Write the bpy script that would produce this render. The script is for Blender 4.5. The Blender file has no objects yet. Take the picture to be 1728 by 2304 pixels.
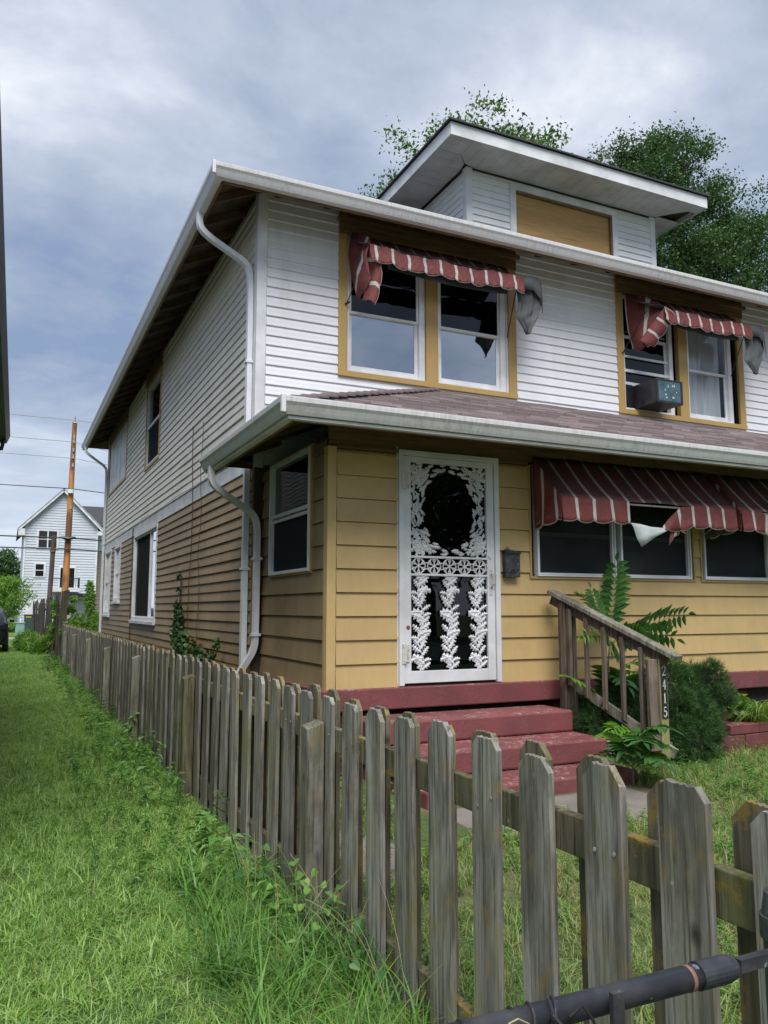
import bpy, math, random
import numpy as np
from mathutils import Vector, Matrix, Euler
random.seed(7); RNG = np.random.default_rng(7)
PI = math.pi
scn = bpy.context.scene
COL = scn.collection
# ------------------------------------------------------------------ camera
PITCH = math.radians(6.944); YAW = math.radians(25.264); EYE = 1.47
cd = bpy.data.cameras.new('camera'); cam = bpy.data.objects.new('camera', cd); COL.objects.link(cam)
cd.sensor_fit = 'VERTICAL'; cd.sensor_height = 32.0; cd.lens = 1790/2304*32.0
cd.clip_start = 0.05; cd.clip_end = 3000
cam.location = (0, 0, EYE); cam.rotation_euler = (PI/2+PITCH, 0, -YAW)
scn.camera = cam
# ------------------------------------------------------------------ sky, sun, exposure
SUN_EL = math.radians(58); SUN_AZ = math.radians(200)      # azimuth clockwise from +Y
w = bpy.data.worlds.new('World'); scn.world = w; w.use_nodes = True
nt = w.node_tree; nt.nodes.clear()
def WN(t, **k):
    n = nt.nodes.new(t)
    for a, b in k.items(): setattr(n, a, b)
    return n
wo = WN('ShaderNodeOutputWorld'); bg = WN('ShaderNodeBackground'); bgc = WN('ShaderNodeBackground'); mx = WN('ShaderNodeMixShader')
sky = WN('ShaderNodeTexSky', sky_type='NISHITA'); sky.sun_disc = False; sky.sun_elevation = SUN_EL; sky.sun_rotation = SUN_AZ
bg.inputs[1].default_value = 0.09
nt.links.new(sky.outputs[0], bg.inputs[0])
tc = WN('ShaderNodeTexCoord'); sep = WN('ShaderNodeSeparateXYZ'); nt.links.new(tc.outputs['Generated'], sep.inputs[0])
def wm(op, a, b=None, c=None, clamp=False):
    n = WN('ShaderNodeMath', operation=op, use_clamp=clamp)
    for i, v in enumerate((a, b, c)):
        if v is None: continue
        if isinstance(v, (int, float)): n.inputs[i].default_value = v
        else: nt.links.new(v, n.inputs[i])
    return n.outputs[0]
zc = wm('ADD', wm('MAXIMUM', sep.outputs[2], 0.0), 0.16)
cmb = WN('ShaderNodeCombineXYZ')
nt.links.new(wm('DIVIDE', sep.outputs[0], zc), cmb.inputs[0]); nt.links.new(wm('DIVIDE', sep.outputs[1], zc), cmb.inputs[1])
def wnoise(scale, detail, rough, dist, off):
    mp = WN('ShaderNodeMapping'); mp.inputs['Location'].default_value = off
    nt.links.new(cmb.outputs[0], mp.inputs[0])
    n = WN('ShaderNodeTexNoise'); n.inputs['Scale'].default_value = scale; n.inputs['Detail'].default_value = detail
    n.inputs['Roughness'].default_value = rough; n.inputs['Distortion'].default_value = dist
    nt.links.new(mp.outputs[0], n.inputs['Vector']); return n.outputs['Fac']
def wramp(fac, stops):
    r = WN('ShaderNodeValToRGB'); e = r.color_ramp.elements
    while len(e) < len(stops): e.new(0.5)
    for i, (p, c) in enumerate(stops): e[i].position = p; e[i].color = (*c, 1)
    nt.links.new(fac, r.inputs[0]); return r.outputs[0]
n1 = wnoise(0.8, 6.0, 0.5, 0.1, (2.3, 0.7, 0)); n2 = wnoise(2.7, 12.0, 0.60, 0.2, (7.4, 1.2, 0))
nn = wm('ADD', wm('MULTIPLY', n1, 0.56), wm('MULTIPLY', n2, 0.50))
# broad cloud masses: bright and dark lobes of the overcast at their directions in the sky
for dv, kk, am in [((0.011, 0.832, 0.554), 40, 0.15), ((0.661, 0.551, 0.51), 30, 0.09), ((0.528, 0.585, 0.616), 90, 0.05), ((0.259, 0.843, 0.471), 14, -0.05), ((0.025, 0.932, 0.361), 60, -0.10), ((0.026, 0.962, 0.272), 90, 0.07), ((0.729, 0.585, 0.355), 60, -0.04)]:
    vd = WN('ShaderNodeVectorMath', operation='DOT_PRODUCT'); nt.links.new(tc.outputs['Generated'], vd.inputs[0]); vd.inputs[1].default_value = dv
    nn = wm('ADD', nn, wm('MULTIPLY', wm('POWER', wm('MAXIMUM', vd.outputs['Value'], 0.0), kk), am))
cloudcol = wramp(nn, [(0.45, (0.18, 0.245, 0.37)), (0.515, (0.235, 0.29, 0.395)), (0.575, (0.30, 0.35, 0.45)), (0.635, (0.39, 0.435, 0.525)), (0.70, (0.54, 0.575, 0.64)), (0.80, (0.82, 0.84, 0.875))])
# pale milky layer towards the horizon
hz = wramp(sep.outputs[2], [(0.0, (1, 1, 1)), (0.12, (0.6, 0.6, 0.6)), (0.27, (0, 0, 0))])
mc = WN('ShaderNodeMixRGB'); nt.links.new(wm('MULTIPLY', hz, 0.6), mc.inputs[0]); nt.links.new(cloudcol, mc.inputs[1]); mc.inputs[2].default_value = (0.72, 0.77, 0.85, 1)
nt.links.new(mc.outputs[0], bgc.inputs[0]); bgc.inputs[1].default_value = 0.90
mx.inputs[0].default_value = 0.9
cov = wm('MULTIPLY_ADD', n2, -0.4, 1.12, clamp=True)
nt.links.new(cov, mx.inputs[0]); nt.links.new(bg.outputs[0], mx.inputs[1]); nt.links.new(bgc.outputs[0], mx.inputs[2]); nt.links.new(mx.outputs[0], wo.inputs[0])
sd = bpy.data.lights.new('sun', 'SUN'); so = bpy.data.objects.new('sun', sd); COL.objects.link(so)
sd.energy = 2.7; sd.angle = math.radians(40); sd.color = (1.0, 0.975, 0.94)
sdir = Vector((math.sin(SUN_AZ)*math.cos(SUN_EL), math.cos(SUN_AZ)*math.cos(SUN_EL), math.sin(SUN_EL)))
so.rotation_euler = sdir.to_track_quat('Z', 'Y').to_euler()
vs = scn.view_settings; vs.view_transform = 'Standard'; vs.look = 'None'; vs.exposure = 0.75; vs.gamma = 1.0; vs.use_curve_mapping = False
scn.render.engine = 'CYCLES'
scn.cycles.max_bounces = 6; scn.cycles.transparent_max_bounces = 12

# ------------------------------------------------------------------ materials
MATS = {}
def newmat(name):
    m = bpy.data.materials.new(name); m.use_nodes = True; m.node_tree.nodes.clear(); return m, m.node_tree
class NB:
    def __init__(s, name):
        s.m, s.t = newmat(name); s.out = s.n('ShaderNodeOutputMaterial'); s.geo = s.n('ShaderNodeNewGeometry'); s.oi = None
    def n(s, t, **k):
        x = s.t.nodes.new(t)
        for a, b in k.items(): setattr(x, a, b)
        return x
    def l(s, a, b): s.t.links.new(a, b)
    def math(s, op, a, b=None, c=None, clamp=False):
        x = s.n('ShaderNodeMath', operation=op, use_clamp=clamp)
        for i, v in enumerate((a, b, c)):
            if v is None: continue
            if isinstance(v, (int, float)): x.inputs[i].default_value = v
            else: s.l(v, x.inputs[i])
        return x.outputs[0]
    def noise(s, scale, stretch=(1, 1, 1), detail=4, rough=0.55, dist=0.0, vec=None, jitter=False):
        mp = s.n('ShaderNodeMapping'); mp.inputs['Scale'].default_value = stretch
        s.l(vec or s.geo.outputs['Position'], mp.inputs[0])
        if jitter:
            s.l(s.math('MULTIPLY', s.rand(), 37.0), mp.inputs['Location'])
        x = s.n('ShaderNodeTexNoise'); x.inputs['Scale'].default_value = scale; x.inputs['Detail'].default_value = detail
        x.inputs['Roughness'].default_value = rough; x.inputs['Distortion'].default_value = dist
        s.l(mp.outputs[0], x.inputs['Vector']); return x.outputs['Fac']
    def rand(s):
        if not s.oi: s.oi = s.n('ShaderNodeObjectInfo')
        return s.oi.outputs['Random']
    def ramp(s, fac, stops, interp='LINEAR'):
        r = s.n('ShaderNodeValToRGB'); r.color_ramp.interpolation = interp; e = r.color_ramp.elements
        while len(e) < len(stops): e.new(0.5)
        for i, (p, c) in enumerate(stops):
            e[i].position = p; e[i].color = (c, c, c, 1) if isinstance(c, (int, float)) else (*c, 1)
        s.l(fac, r.inputs[0]); return r.outputs[0]
    def mix(s, f, a, b, mode='MIX'):
        x = s.n('ShaderNodeMixRGB', blend_type=mode)
        for i, v in enumerate((f, a, b)):
            if isinstance(v, (int, float)): x.inputs[i].default_value = v if i == 0 else (v, v, v, 1)
            elif isinstance(v, tuple): x.inputs[i].default_value = (*v, 1)
            else: s.l(v, x.inputs[i])
        return x.outputs[0]
    def bump(s, h, strength=0.3, dist=0.01):
        b = s.n('ShaderNodeBump'); b.inputs['Strength'].default_value = strength; b.inputs['Distance'].default_value = dist
        s.l(h, b.inputs['Height']); return b.outputs[0]
    def bsdf(s, col, rough=0.6, bump=None, metal=0.0, spec=0.5):
        p = s.n('ShaderNodeBsdfPrincipled')
        if isinstance(col, tuple): p.inputs['Base Color'].default_value = (*col, 1)
        else: s.l(col, p.inputs['Base Color'])
        if isinstance(rough, (int, float)): p.inputs['Roughness'].default_value = rough
        else: s.l(rough, p.inputs['Roughness'])
        p.inputs['Metallic'].default_value = metal; p.inputs['Specular IOR Level'].default_value = spec
        if bump is not None: s.l(bump, p.inputs['Normal'])
        s.l(p.outputs[0], s.out.inputs[0]); return p
def simple(name, c1, c2, scale=4, stretch=(1, 1, 1), rough=0.6, bump=0.0, bscale=60, rnd=0.0, metal=0.0, lo=0.35, hi=0.65, spec=0.5, bd=0.004, detail=5):
    b = NB(name)
    f = b.noise(scale, stretch, detail)
    col = b.mix(b.ramp(f, [(lo, 0.0), (hi, 1.0)]), c1, c2)
    if rnd: col = b.mix(1.0, col, b.ramp(b.rand(), [(0, 1-rnd), (1, 1+rnd*0)]), 'MULTIPLY')
    bp = b.bump(b.noise(bscale, stretch, 3), bump, bd) if bump else None
    b.bsdf(col, rough, bp, metal, spec); return b.m
def M(k): return MATS[k]
# white vinyl, faintly dirty in streaks
def vinyl(name, base, dirt, amt, up=None):
    b = NB(name)
    s1 = b.noise(1.3, (1, 1, 0.6), 5, 0.6); s2 = b.noise(9, (1.0, 1.0, 0.12), 4)
    f = b.math('MULTIPLY', b.ramp(s1, [(0.4, 0.0), (0.7, 1.0)]), b.ramp(s2, [(0.35, 0.2), (0.7, 1.0)]))
    col = b.mix(b.math('MULTIPLY', f, amt), base, dirt)
    col = b.mix(1.0, col, b.ramp(b.rand(), [(0, 0.95), (1, 1.0)]), 'MULTIPLY')
    fine = b.noise(40, (1, 1, 6), 3)
    b.bsdf(col, 0.48, b.bump(b.math('ADD', b.noise(2.2, (1, 1, 1), 2), b.math('MULTIPLY', fine, 0.08)), 0.35, 0.02)); return b.m
MATS['vinyl_front'] = vinyl('white_vinyl', (0.80, 0.81, 0.83), (0.50, 0.49, 0.44), 0.35)
MATS['vinyl_side'] = vinyl('cream_vinyl', (0.80, 0.765, 0.67), (0.50, 0.46, 0.36), 0.5)
MATS['white_trim'] = simple('white_trim', (0.80, 0.81, 0.83), (0.60, 0.61, 0.62), 3, rough=0.5, bump=0.15, bscale=25)
MATS['white_metal'] = simple('white_metal', (0.78, 0.80, 0.82), (0.60, 0.61, 0.60), 5, (1, 1, 0.4), rough=0.38, bump=0.1, bscale=14, lo=0.45, hi=0.8)
def gutter_mat():
    b = NB('gutter_white')
    st = b.noise(30, (1, 1, 0.04), 3, 0.6); big = b.noise(1.2, (1, 1, 1), 4); sp = b.noise(90, (1, 1, 1), 2)
    f = b.math('MULTIPLY', b.ramp(st, [(0.42, 0.0), (0.66, 1.0)]), b.ramp(big, [(0.35, 0.15), (0.65, 0.8)]))
    col = b.mix(b.math('MULTIPLY', f, 0.6), (0.74, 0.725, 0.73), (0.37, 0.36, 0.355))
    col = b.mix(b.ramp(sp, [(0.72, 0.0), (0.78, 0.45)]), col, (0.2, 0.19, 0.17))
    b.bsdf(col, 0.42, b.bump(b.noise(6, (1, 1, 1), 2), 0.15, 0.01)); return b.m
MATS['gutter'] = gutter_mat()
# painted clapboard: ochre, with grime and grain; side copies also have shade in their colour
def ochre(name, base, dark, amt, streak=8):
    b = NB(name)
    n1 = b.noise(1.1, (1, 1, 1.3), 5, 0.62); n2 = b.noise(streak, (1, 1, 0.35), 5, 0.65); n3 = b.noise(28, (1, 1, 0.3), 4)
    f = b.math('ADD', b.math('MULTIPLY', b.ramp(n1, [(0.34, 0.0), (0.68, 1.0)]), 0.62), b.math('MULTIPLY', b.ramp(n2, [(0.40, 0.0), (0.72, 1.0)]), 0.38))
    col = b.mix(b.math('MULTIPLY', f, amt), base, dark)
    col = b.mix(b.math('MULTIPLY', b.ramp(n3, [(0.5, 0.0), (0.8, 1.0)]), 0.25*amt+0.05), col, dark)
    col = b.mix(1.0, col, b.ramp(b.rand(), [(0, 0.90), (1, 1.0)]), 'MULTIPLY')
    g = b.noise(45, (1, 1, 12), 3); g2 = b.noise(3, (1, 1, 1), 2)
    b.bsdf(col, 0.55, b.bump(b.math('ADD', b.math('MULTIPLY', g, 0.12), g2), 0.3, 0.012)); return b.m
MATS['ochre'] = ochre('ochre_paint', (0.66, 0.46, 0.20), (0.40, 0.28, 0.125), 0.55)
MATS['ochre_side'] = ochre('ochre_grimy_shaded', (0.42, 0.30, 0.15), (0.16, 0.12, 0.07), 0.8, 5)  # porch side boards: grime plus the side's shade in a darker base
MATS['grimy_shaded_lap'] = ochre('grimy_shaded_ochre_lap', (0.40, 0.29, 0.16), (0.15, 0.105, 0.065), 0.7, 6)  # side wall laps: the same ochre, browned by dirt and painted-in shade
MATS['ochre_trim'] = ochre('ochre_trim', (0.50, 0.33, 0.115), (0.30, 0.19, 0.07), 0.4)
MATS['header_wood'] = simple('header_wood', (0.22, 0.13, 0.055), (0.12, 0.07, 0.03), 6, (0.5, 1, 6), rough=0.7, bump=0.3)
MATS['rafter_wood'] = simple('rafter_wood', (0.16, 0.10, 0.06), (0.07, 0.045, 0.03), 5, (1, 1, 1), rough=0.85, bump=0.3, rnd=0.3)
MATS['interior'] = simple('dark_interior', (0.012, 0.013, 0.016), (0.006, 0.006, 0.008), 2, rough=0.9)
MATS['core'] = simple('wall_core', (0.10, 0.075, 0.05), (0.06, 0.045, 0.03), 2, rough=0.9)
def glass(name, refl, tint=(0.35, 0.38, 0.42), base=None):
    b = NB(name)
    gl = b.n('ShaderNodeBsdfGlossy'); gl.inputs['Roughness'].default_value = 0.015; gl.inputs['Color'].default_value = (0.93, 0.96, 1, 1)
    b.l(b.bump(b.noise(1.3, (1, 1, 1), 2), 0.12, 0.03), gl.inputs['Normal'])
    tr = b.n('ShaderNodeBsdfTransparent'); tr.inputs['Color'].default_value = (*tint, 1)
    f = b.n('ShaderNodeLayerWeight'); f.inputs['Blend'].default_value = 0.5
    fac = b.math('MULTIPLY_ADD', b.math('POWER', f.outputs['Facing'], 4.0), 0.8, refl, clamp=True)
    m = b.n('ShaderNodeMixShader'); b.l(fac, m.inputs[0]); b.l(tr.outputs[0], m.inputs[1]); b.l(gl.outputs[0], m.inputs[2])
    b.l(m.outputs[0], b.out.inputs[0]); return b.m
MATS['glass'] = glass('window_glass', 0.46)
MATS['glass_clear'] = glass('clear_glass', 0.02, (0.85, 0.87, 0.9))
MATS['glass_dim'] = glass('window_glass_dim', 0.035)
MATS['glass_porch'] = glass('porch_glass', 0.04)
def screen():
    b = NB('insect_screen')
    d = b.n('ShaderNodeBsdfDiffuse'); d.inputs[0].default_value = (0.05, 0.055, 0.06, 1)
    tr = b.n('ShaderNodeBsdfTransparent'); m = b.n('ShaderNodeMixShader'); m.inputs[0].default_value = 0.55
    b.l(tr.outputs[0], m.inputs[1]); b.l(d.outputs[0], m.inputs[2]); b.l(m.outputs[0], b.out.inputs[0]); return b.m
MATS['screen'] = screen()
MATS['curtain'] = simple('pale_curtain', (0.78, 0.78, 0.74), (0.60, 0.60, 0.57), 5, (3, 3, 0.3), rough=0.9)
# shingles
def shingle(name, c1, c2, c3):
    b = NB(name)
    isl = b.geo.outputs['Random Per Island']
    col = b.ramp(isl, [(0.0, c1), (0.5, c2), (1.0, c3)])
    sp = b.noise(160, (1, 1, 1), 2); big = b.noise(1.5, (1, 1, 1), 4)
    col = b.mix(b.ramp(sp, [(0.35, 0.0), (0.65, 0.45)]), col, c3)
    col = b.mix(b.ramp(big, [(0.4, 0.0), (0.7, 0.35)]), col, (0.09, 0.08, 0.075))
    b.bsdf(col, 0.92, b.bump(sp, 0.5, 0.004)); return b.m
MATS['shingle'] = shingle('roof_shingle', (0.10, 0.072, 0.074), (0.20, 0.15, 0.15), (0.33, 0.27, 0.27))
MATS['shingle_dark'] = shingle('dark_shingle', (0.03, 0.03, 0.035), (0.045, 0.045, 0.05), (0.07, 0.07, 0.075))
# red painted concrete
def redpaint():
    b = NB('red_painted_concrete')
    n1 = b.noise(2.2, (1, 1, 1), 5, 0.6); n2 = b.noise(26, (1, 1, 1), 6, 0.7); sepn = b.n('ShaderNodeSeparateXYZ'); b.l(b.geo.outputs['Normal'], sepn.inputs[0])
    col = b.mix(b.ramp(n1, [(0.3, 0.0), (0.7, 1.0)]), (0.225, 0.062, 0.064), (0.135, 0.043, 0.045))
    wear = b.math('MULTIPLY', b.math('MULTIPLY', b.ramp(n2, [(0.50, 0.0), (0.56, 1.0)]), b.ramp(b.noise(5.5, (1, 1, 1), 4, 0.6), [(0.46, 0.08), (0.60, 1.0)])), b.math('MULTIPLY_ADD', b.ramp(sepn.outputs[2], [(0.3, 0.0), (0.9, 1.0)]), 0.66, 0.07))
    col = b.mix(wear, col, (0.40, 0.30, 0.28))
    b.bsdf(col, 0.62, b.bump(b.noise(70, (1, 1, 1), 4), 0.55, 0.006)); return b.m
MATS['red'] = redpaint()
def brickred():
    b = NB('red_painted_brick')
    br = b.n('ShaderNodeTexBrick'); mp = b.n('ShaderNodeMapping'); b.l(b.geo.outputs['Position'], mp.inputs[0])
    n1 = b.noise(5, (1, 1, 1), 5, 0.6)
    col = b.mix(b.ramp(n1, [(0.35, 0.0), (0.7, 1.0)]), (0.14, 0.032, 0.03), (0.07, 0.022, 0.02))
    col = b.mix(1.0, col, b.ramp(b.rand(), [(0, 0.7), (1, 1.0)]), 'MULTIPLY')
    b.bsdf(col, 0.8, b.bump(b.noise(40, (1, 1, 1), 5), 0.8, 0.01)); return b.m
MATS['brick'] = brickred()
# weathered wood of the pickets: silver grey, dark streaks, green algae
def oldwood(name, lite, dark, algae, aamt, jitter=True, yellow=0.0):
    b = NB(name)
    v = b.n('ShaderNodeTexCoord').outputs['Object']
    g1 = b.noise(16, (1, 1, 0.07), 6, 0.7, 0.6, v, jitter); g2 = b.noise(70, (1, 1, 0.04), 4, 0.6, 0.2, v, jitter)
    g3 = b.noise(2.3, (1, 1, 0.6), 4, 0.6, 0, v, jitter); g4 = b.noise(7, (1, 1, 0.3), 4, 0.6, 0, v, jitter)
    col = b.mix(b.ramp(g1, [(0.36, 0.0), (0.60, 1.0)]), dark, lite)
    col = b.mix(b.math('MULTIPLY', b.ramp(g2, [(0.36, 1.0), (0.50, 0.0)]), 0.8), col, tuple(x*0.4 for x in dark))
    al = b.math('MULTIPLY', b.ramp(g3, [(0.45, 0.0), (0.68, 1.0)]), b.ramp(g4, [(0.38, 0.0), (0.62, 1.0)]))
    col = b.mix(b.math('MULTIPLY', al, aamt), col, algae)
    bl = b.noise(5.5, (1, 1, 0.35), 5, 0.7, 0.4, v, jitter)
    col = b.mix(b.math('MULTIPLY', b.ramp(bl, [(0.48, 0.0), (0.66, 1.0)]), 0.6), col, (0.06, 0.055, 0.045))
    kn = b.n('ShaderNodeTexVoronoi'); kn.inputs['Scale'].default_value = 4.0
    mk = b.n('ShaderNodeMapping'); mk.inputs['Scale'].default_value = (1, 1, 0.7); b.l(v, mk.inputs[0])
    if jitter: b.l(b.math('MULTIPLY', b.rand(), 19.0), mk.inputs['Location'])
    b.l(mk.outputs[0], kn.inputs['Vector'])
    col = b.mix(b.ramp(kn.outputs['Distance'], [(0.03, 0.85), (0.10, 0.0)]), col, (0.03, 0.024, 0.018))
    if yellow:
        ly = b.noise(9, (1, 1, 1), 6, 0.7, 0.3, v, jitter)
        col = b.mix(b.math('MULTIPLY', b.ramp(ly, [(0.55, 0.0), (0.62, 1.0)]), yellow*0.9), col, (0.30, 0.20, 0.04))
        lw = b.noise(19, (1, 1, 1), 6, 0.7, 0.3, v, jitter)
        col = b.mix(b.math('MULTIPLY', b.ramp(lw, [(0.64, 0.0), (0.70, 1.0)]), yellow*0.8), col, (0.42, 0.43, 0.38))
    if jitter: col = b.mix(1.0, col, b.ramp(b.rand(), [(0, 0.72), (1, 1.08)]), 'MULTIPLY')
    h = b.math('ADD', b.math('MULTIPLY', g1, 1.0), b.math('MULTIPLY', g2, 0.7))
    b.bsdf(col, 0.88, b.bump(h, 0.6, 0.006), 0.0, 0.25); return b.m
MATS['picket'] = oldwood('weathered_picket', (0.335, 0.322, 0.288), (0.145, 0.136, 0.12), (0.20, 0.20, 0.08), 0.85, True, 0.3)
MATS['picket_back'] = oldwood('weathered_picket_back', (0.26, 0.23, 0.165), (0.105, 0.09, 0.06), (0.165, 0.165, 0.05), 0.9, True, 0.8)
MATS['fence_rail'] = oldwood('mossy_rail', (0.22, 0.205, 0.13), (0.075, 0.068, 0.04), (0.17, 0.18, 0.05), 0.9, True, 1.0)
MATS['oldfence'] = oldwood('dark_old_board', (0.12, 0.105, 0.085), (0.045, 0.038, 0.03), (0.075, 0.09, 0.03), 0.6)
MATS['stair_wood'] = oldwood('grey_brown_lumber', (0.235, 0.185, 0.15), (0.095, 0.065, 0.05), (0.19, 0.18, 0.08), 0.35)
MATS['stair_rail'] = oldwood('pale_handrail', (0.36, 0.34, 0.28), (0.19, 0.165, 0.13), (0.22, 0.22, 0.10), 0.5)
MATS['green_post'] = oldwood('yellow_green_post', (0.40, 0.37, 0.19), (0.26, 0.23, 0.10), (0.30, 0.31, 0.10), 0.6)
MATS['algae_post'] = oldwood('algae_post', (0.24, 0.22, 0.13), (0.13, 0.12, 0.07), (0.21, 0.21, 0.07), 0.8)
MATS['pole_wood'] = simple('utility_pole_wood', (0.50, 0.22, 0.065), (0.17, 0.075, 0.035), 3.2, (1, 1, 0.35), rough=0.8, bump=0.3, lo=0.4, hi=0.62)
MATS['pole_dark'] = simple('dark_pole_wood', (0.13, 0.085, 0.07), (0.06, 0.045, 0.04), 4, (1, 1, 0.3), rough=0.85)
MATS['black_metal'] = simple('black_painted_metal', (0.012, 0.012, 0.014), (0.03, 0.03, 0.033), 8, rough=0.35, bump=0.3, bscale=40)
def blackpipe():
    b = NB('chipped_black_paint')
    n = b.noise(34, (1, 1, 1), 5, 0.65); n2 = b.noise(12, (1, 1, 1), 5, 0.6)
    col = b.mix(b.ramp(n2, [(0.4, 0.0), (0.7, 1.0)]), (0.028, 0.030, 0.036), (0.085, 0.082, 0.085))
    col = b.mix(b.ramp(n, [(0.61, 0.0), (0.635, 0.8)]), col, (0.30, 0.32, 0.34))
    b.bsdf(col, b.ramp(n2, [(0.3, 0.42), (0.7, 0.62)]), b.bump(b.math('ADD', n, n2), 0.4, 0.003)); return b.m
MATS['blackpipe'] = blackpipe()
MATS['rust'] = simple('rust', (0.16, 0.06, 0.035), (0.26, 0.13, 0.09), 40, rough=0.8)
MATS['screw'] = simple('screw_steel', (0.6, 0.62, 0.62), (0.35, 0.35, 0.34), 40, rough=0.35, metal=0.6)
MATS['cable_black'] = simple('black_cable', (0.015, 0.015, 0.016), (0.04, 0.04, 0.04), 8, rough=0.6)
MATS['cable_brown'] = simple('brown_cable', (0.10, 0.05, 0.03), (0.05, 0.03, 0.02), 8, rough=0.7)
MATS['cable_pale'] = simple('pale_cable', (0.45, 0.43, 0.38), (0.3, 0.28, 0.25), 8, rough=0.7)
def plywood():
    b = NB('plywood')
    w1 = b.noise(3.0, (0.35, 1, 3.2), 6, 0.6, 1.2); w2 = b.noise(40, (0.15, 1, 3), 4)
    col = b.mix(b.ramp(w1, [(0.36, 0.0), (0.5, 0.6), (0.56, 0.2), (0.66, 1.0)]), (0.52, 0.32, 0.12), (0.37, 0.205, 0.07))
    col = b.mix(b.math('MULTIPLY', b.ramp(w2, [(0.5, 0.0), (0.7, 1.0)]), 0.25), col, (0.25, 0.15, 0.06))
    b.bsdf(col, 0.7, b.bump(w2, 0.2, 0.002)); return b.m
MATS['plywood'] = plywood()
# striped awning canvas (stripe across u in metres, scallop trim at v close to 1)
def canvas(name, red, dark, mildew_shade=False):
    b = NB(name); uv = b.n('ShaderNodeUVMap').outputs[0]
    s = b.n('ShaderNodeSeparateXYZ'); b.l(uv, s.inputs[0])
    fr = b.math('FRACT', b.math('DIVIDE', s.outputs[0], 0.21))
    st = b.math('LESS_THAN', fr, 0.17)
    trim = b.math('GREATER_THAN', s.outputs[1], 0.965)
    n1 = b.noise(3.5, (1, 1, 1), 6, 0.65, 0.6); n2 = b.noise(14, (1, 1, 1), 6, 0.7, 1.0)
    col = b.mix(b.ramp(n1, [(0.3, 0.0), (0.7, 1.0)]), red, dark)
    col = b.mix(b.math('MULTIPLY', b.ramp(n2, [(0.56, 0.0), (0.72, 1.0)]), 0.38), col, (0.42, 0.22, 0.20))
    col = b.mix(st, col, b.mix(b.ramp(n1, [(0.3, 0.0), (0.7, 1.0)]), (0.58, 0.55, 0.50), (0.38, 0.35, 0.32)))
    if mildew_shade: col = b.mix(b.math('MULTIPLY', b.ramp(b.noise(1.8, (1, 1, 1), 5, 0.7), [(0.38, 0.1), (0.62, 0.9)]), 0.6), col, (0.035, 0.024, 0.026))  # mildewed blotches that also carry the eave's shade in their colour
    col = b.mix(trim, col, (0.55, 0.50, 0.42))
    b.bsdf(col, 0.75, b.bump(b.math('ADD', n1, b.math('MULTIPLY', n2, 0.4)), 0.5, 0.02)); return b.m
MATS['canvas'] = canvas('striped_canvas', (0.205, 0.045, 0.042), (0.12, 0.03, 0.03))
MATS['canvas_top'] = canvas('mildewed_shaded_canvas', (0.20, 0.055, 0.052), (0.10, 0.034, 0.034), True)
MATS['canvas_back'] = simple('grey_canvas_back', (0.105, 0.113, 0.115), (0.055, 0.06, 0.063), 3, (1, 1, 1), rough=0.9, bump=0.4, bscale=6, bd=0.02)
MATS['canvas_pale'] = simple('pale_canvas_back', (0.55, 0.60, 0.58), (0.42, 0.46, 0.45), 5, rough=0.9)
MATS['ac_blue'] = simple('ac_coil', (0.06, 0.12, 0.15), (0.13, 0.22, 0.27), 7, rough=0.4, metal=0.2)
MATS['ac_black'] = simple('ac_case', (0.012, 0.013, 0.018), (0.035, 0.035, 0.045), 10, rough=0.4)
MATS['digit_white'] = simple('digit_white', (0.8, 0.8, 0.78), (0.7, 0.7, 0.68), 10, rough=0.4)
MATS['digit_black'] = simple('digit_plate', (0.012, 0.012, 0.013), (0.03, 0.03, 0.032), 20, rough=0.35)
def concrete(name, a, c):
    b = NB(name); n1 = b.noise(3, (1, 1, 1), 5); n2 = b.noise(60, (1, 1, 1), 4, 0.7)
    col = b.mix(b.ramp(n1, [(0.3, 0.0), (0.7, 1.0)]), a, c); col = b.mix(b.ramp(n2, [(0.4, 0.0), (0.7, 0.4)]), col, tuple(x*0.5 for x in a))
    b.bsdf(col, 0.9, b.bump(n2, 0.6, 0.006)); return b.m
MATS['concrete'] = concrete('walk_concrete', (0.24, 0.21, 0.185), (0.15, 0.13, 0.115))
MATS['asphalt'] = concrete('asphalt', (0.06, 0.06, 0.062), (0.045, 0.045, 0.047))
MATS['gravel_road'] = concrete('alley_concrete', (0.34, 0.33, 0.31), (0.27, 0.26, 0.245))
def soil(name, g1, g2, d, dry):
    b = NB(name); n1 = b.noise(1.2, (1, 1, 1), 6, 0.65); n2 = b.noise(35, (1, 1, 1), 5, 0.75)
    col = b.mix(b.ramp(n2, [(0.35, 0.0), (0.65, 1.0)]), g1, g2)
    col = b.mix(b.math('MULTIPLY', b.ramp(n1, [(0.48, 0.0), (0.62, 1.0)]), dry), col, d)
    b.bsdf(col, 0.95, b.bump(n2, 0.8, 0.02)); return b.m
MATS['ground'] = soil('ground_turf', (0.035, 0.065, 0.018), (0.07, 0.13, 0.03), (0.10, 0.085, 0.045), 0.4)
MATS['yard'] = soil('yard_turf', (0.045, 0.075, 0.02), (0.09, 0.14, 0.035), (0.20, 0.15, 0.085), 0.75)
MATS['mulch'] = soil('dark_soil', (0.03, 0.025, 0.018), (0.06, 0.045, 0.03), (0.05, 0.05, 0.03), 0.3)
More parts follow.
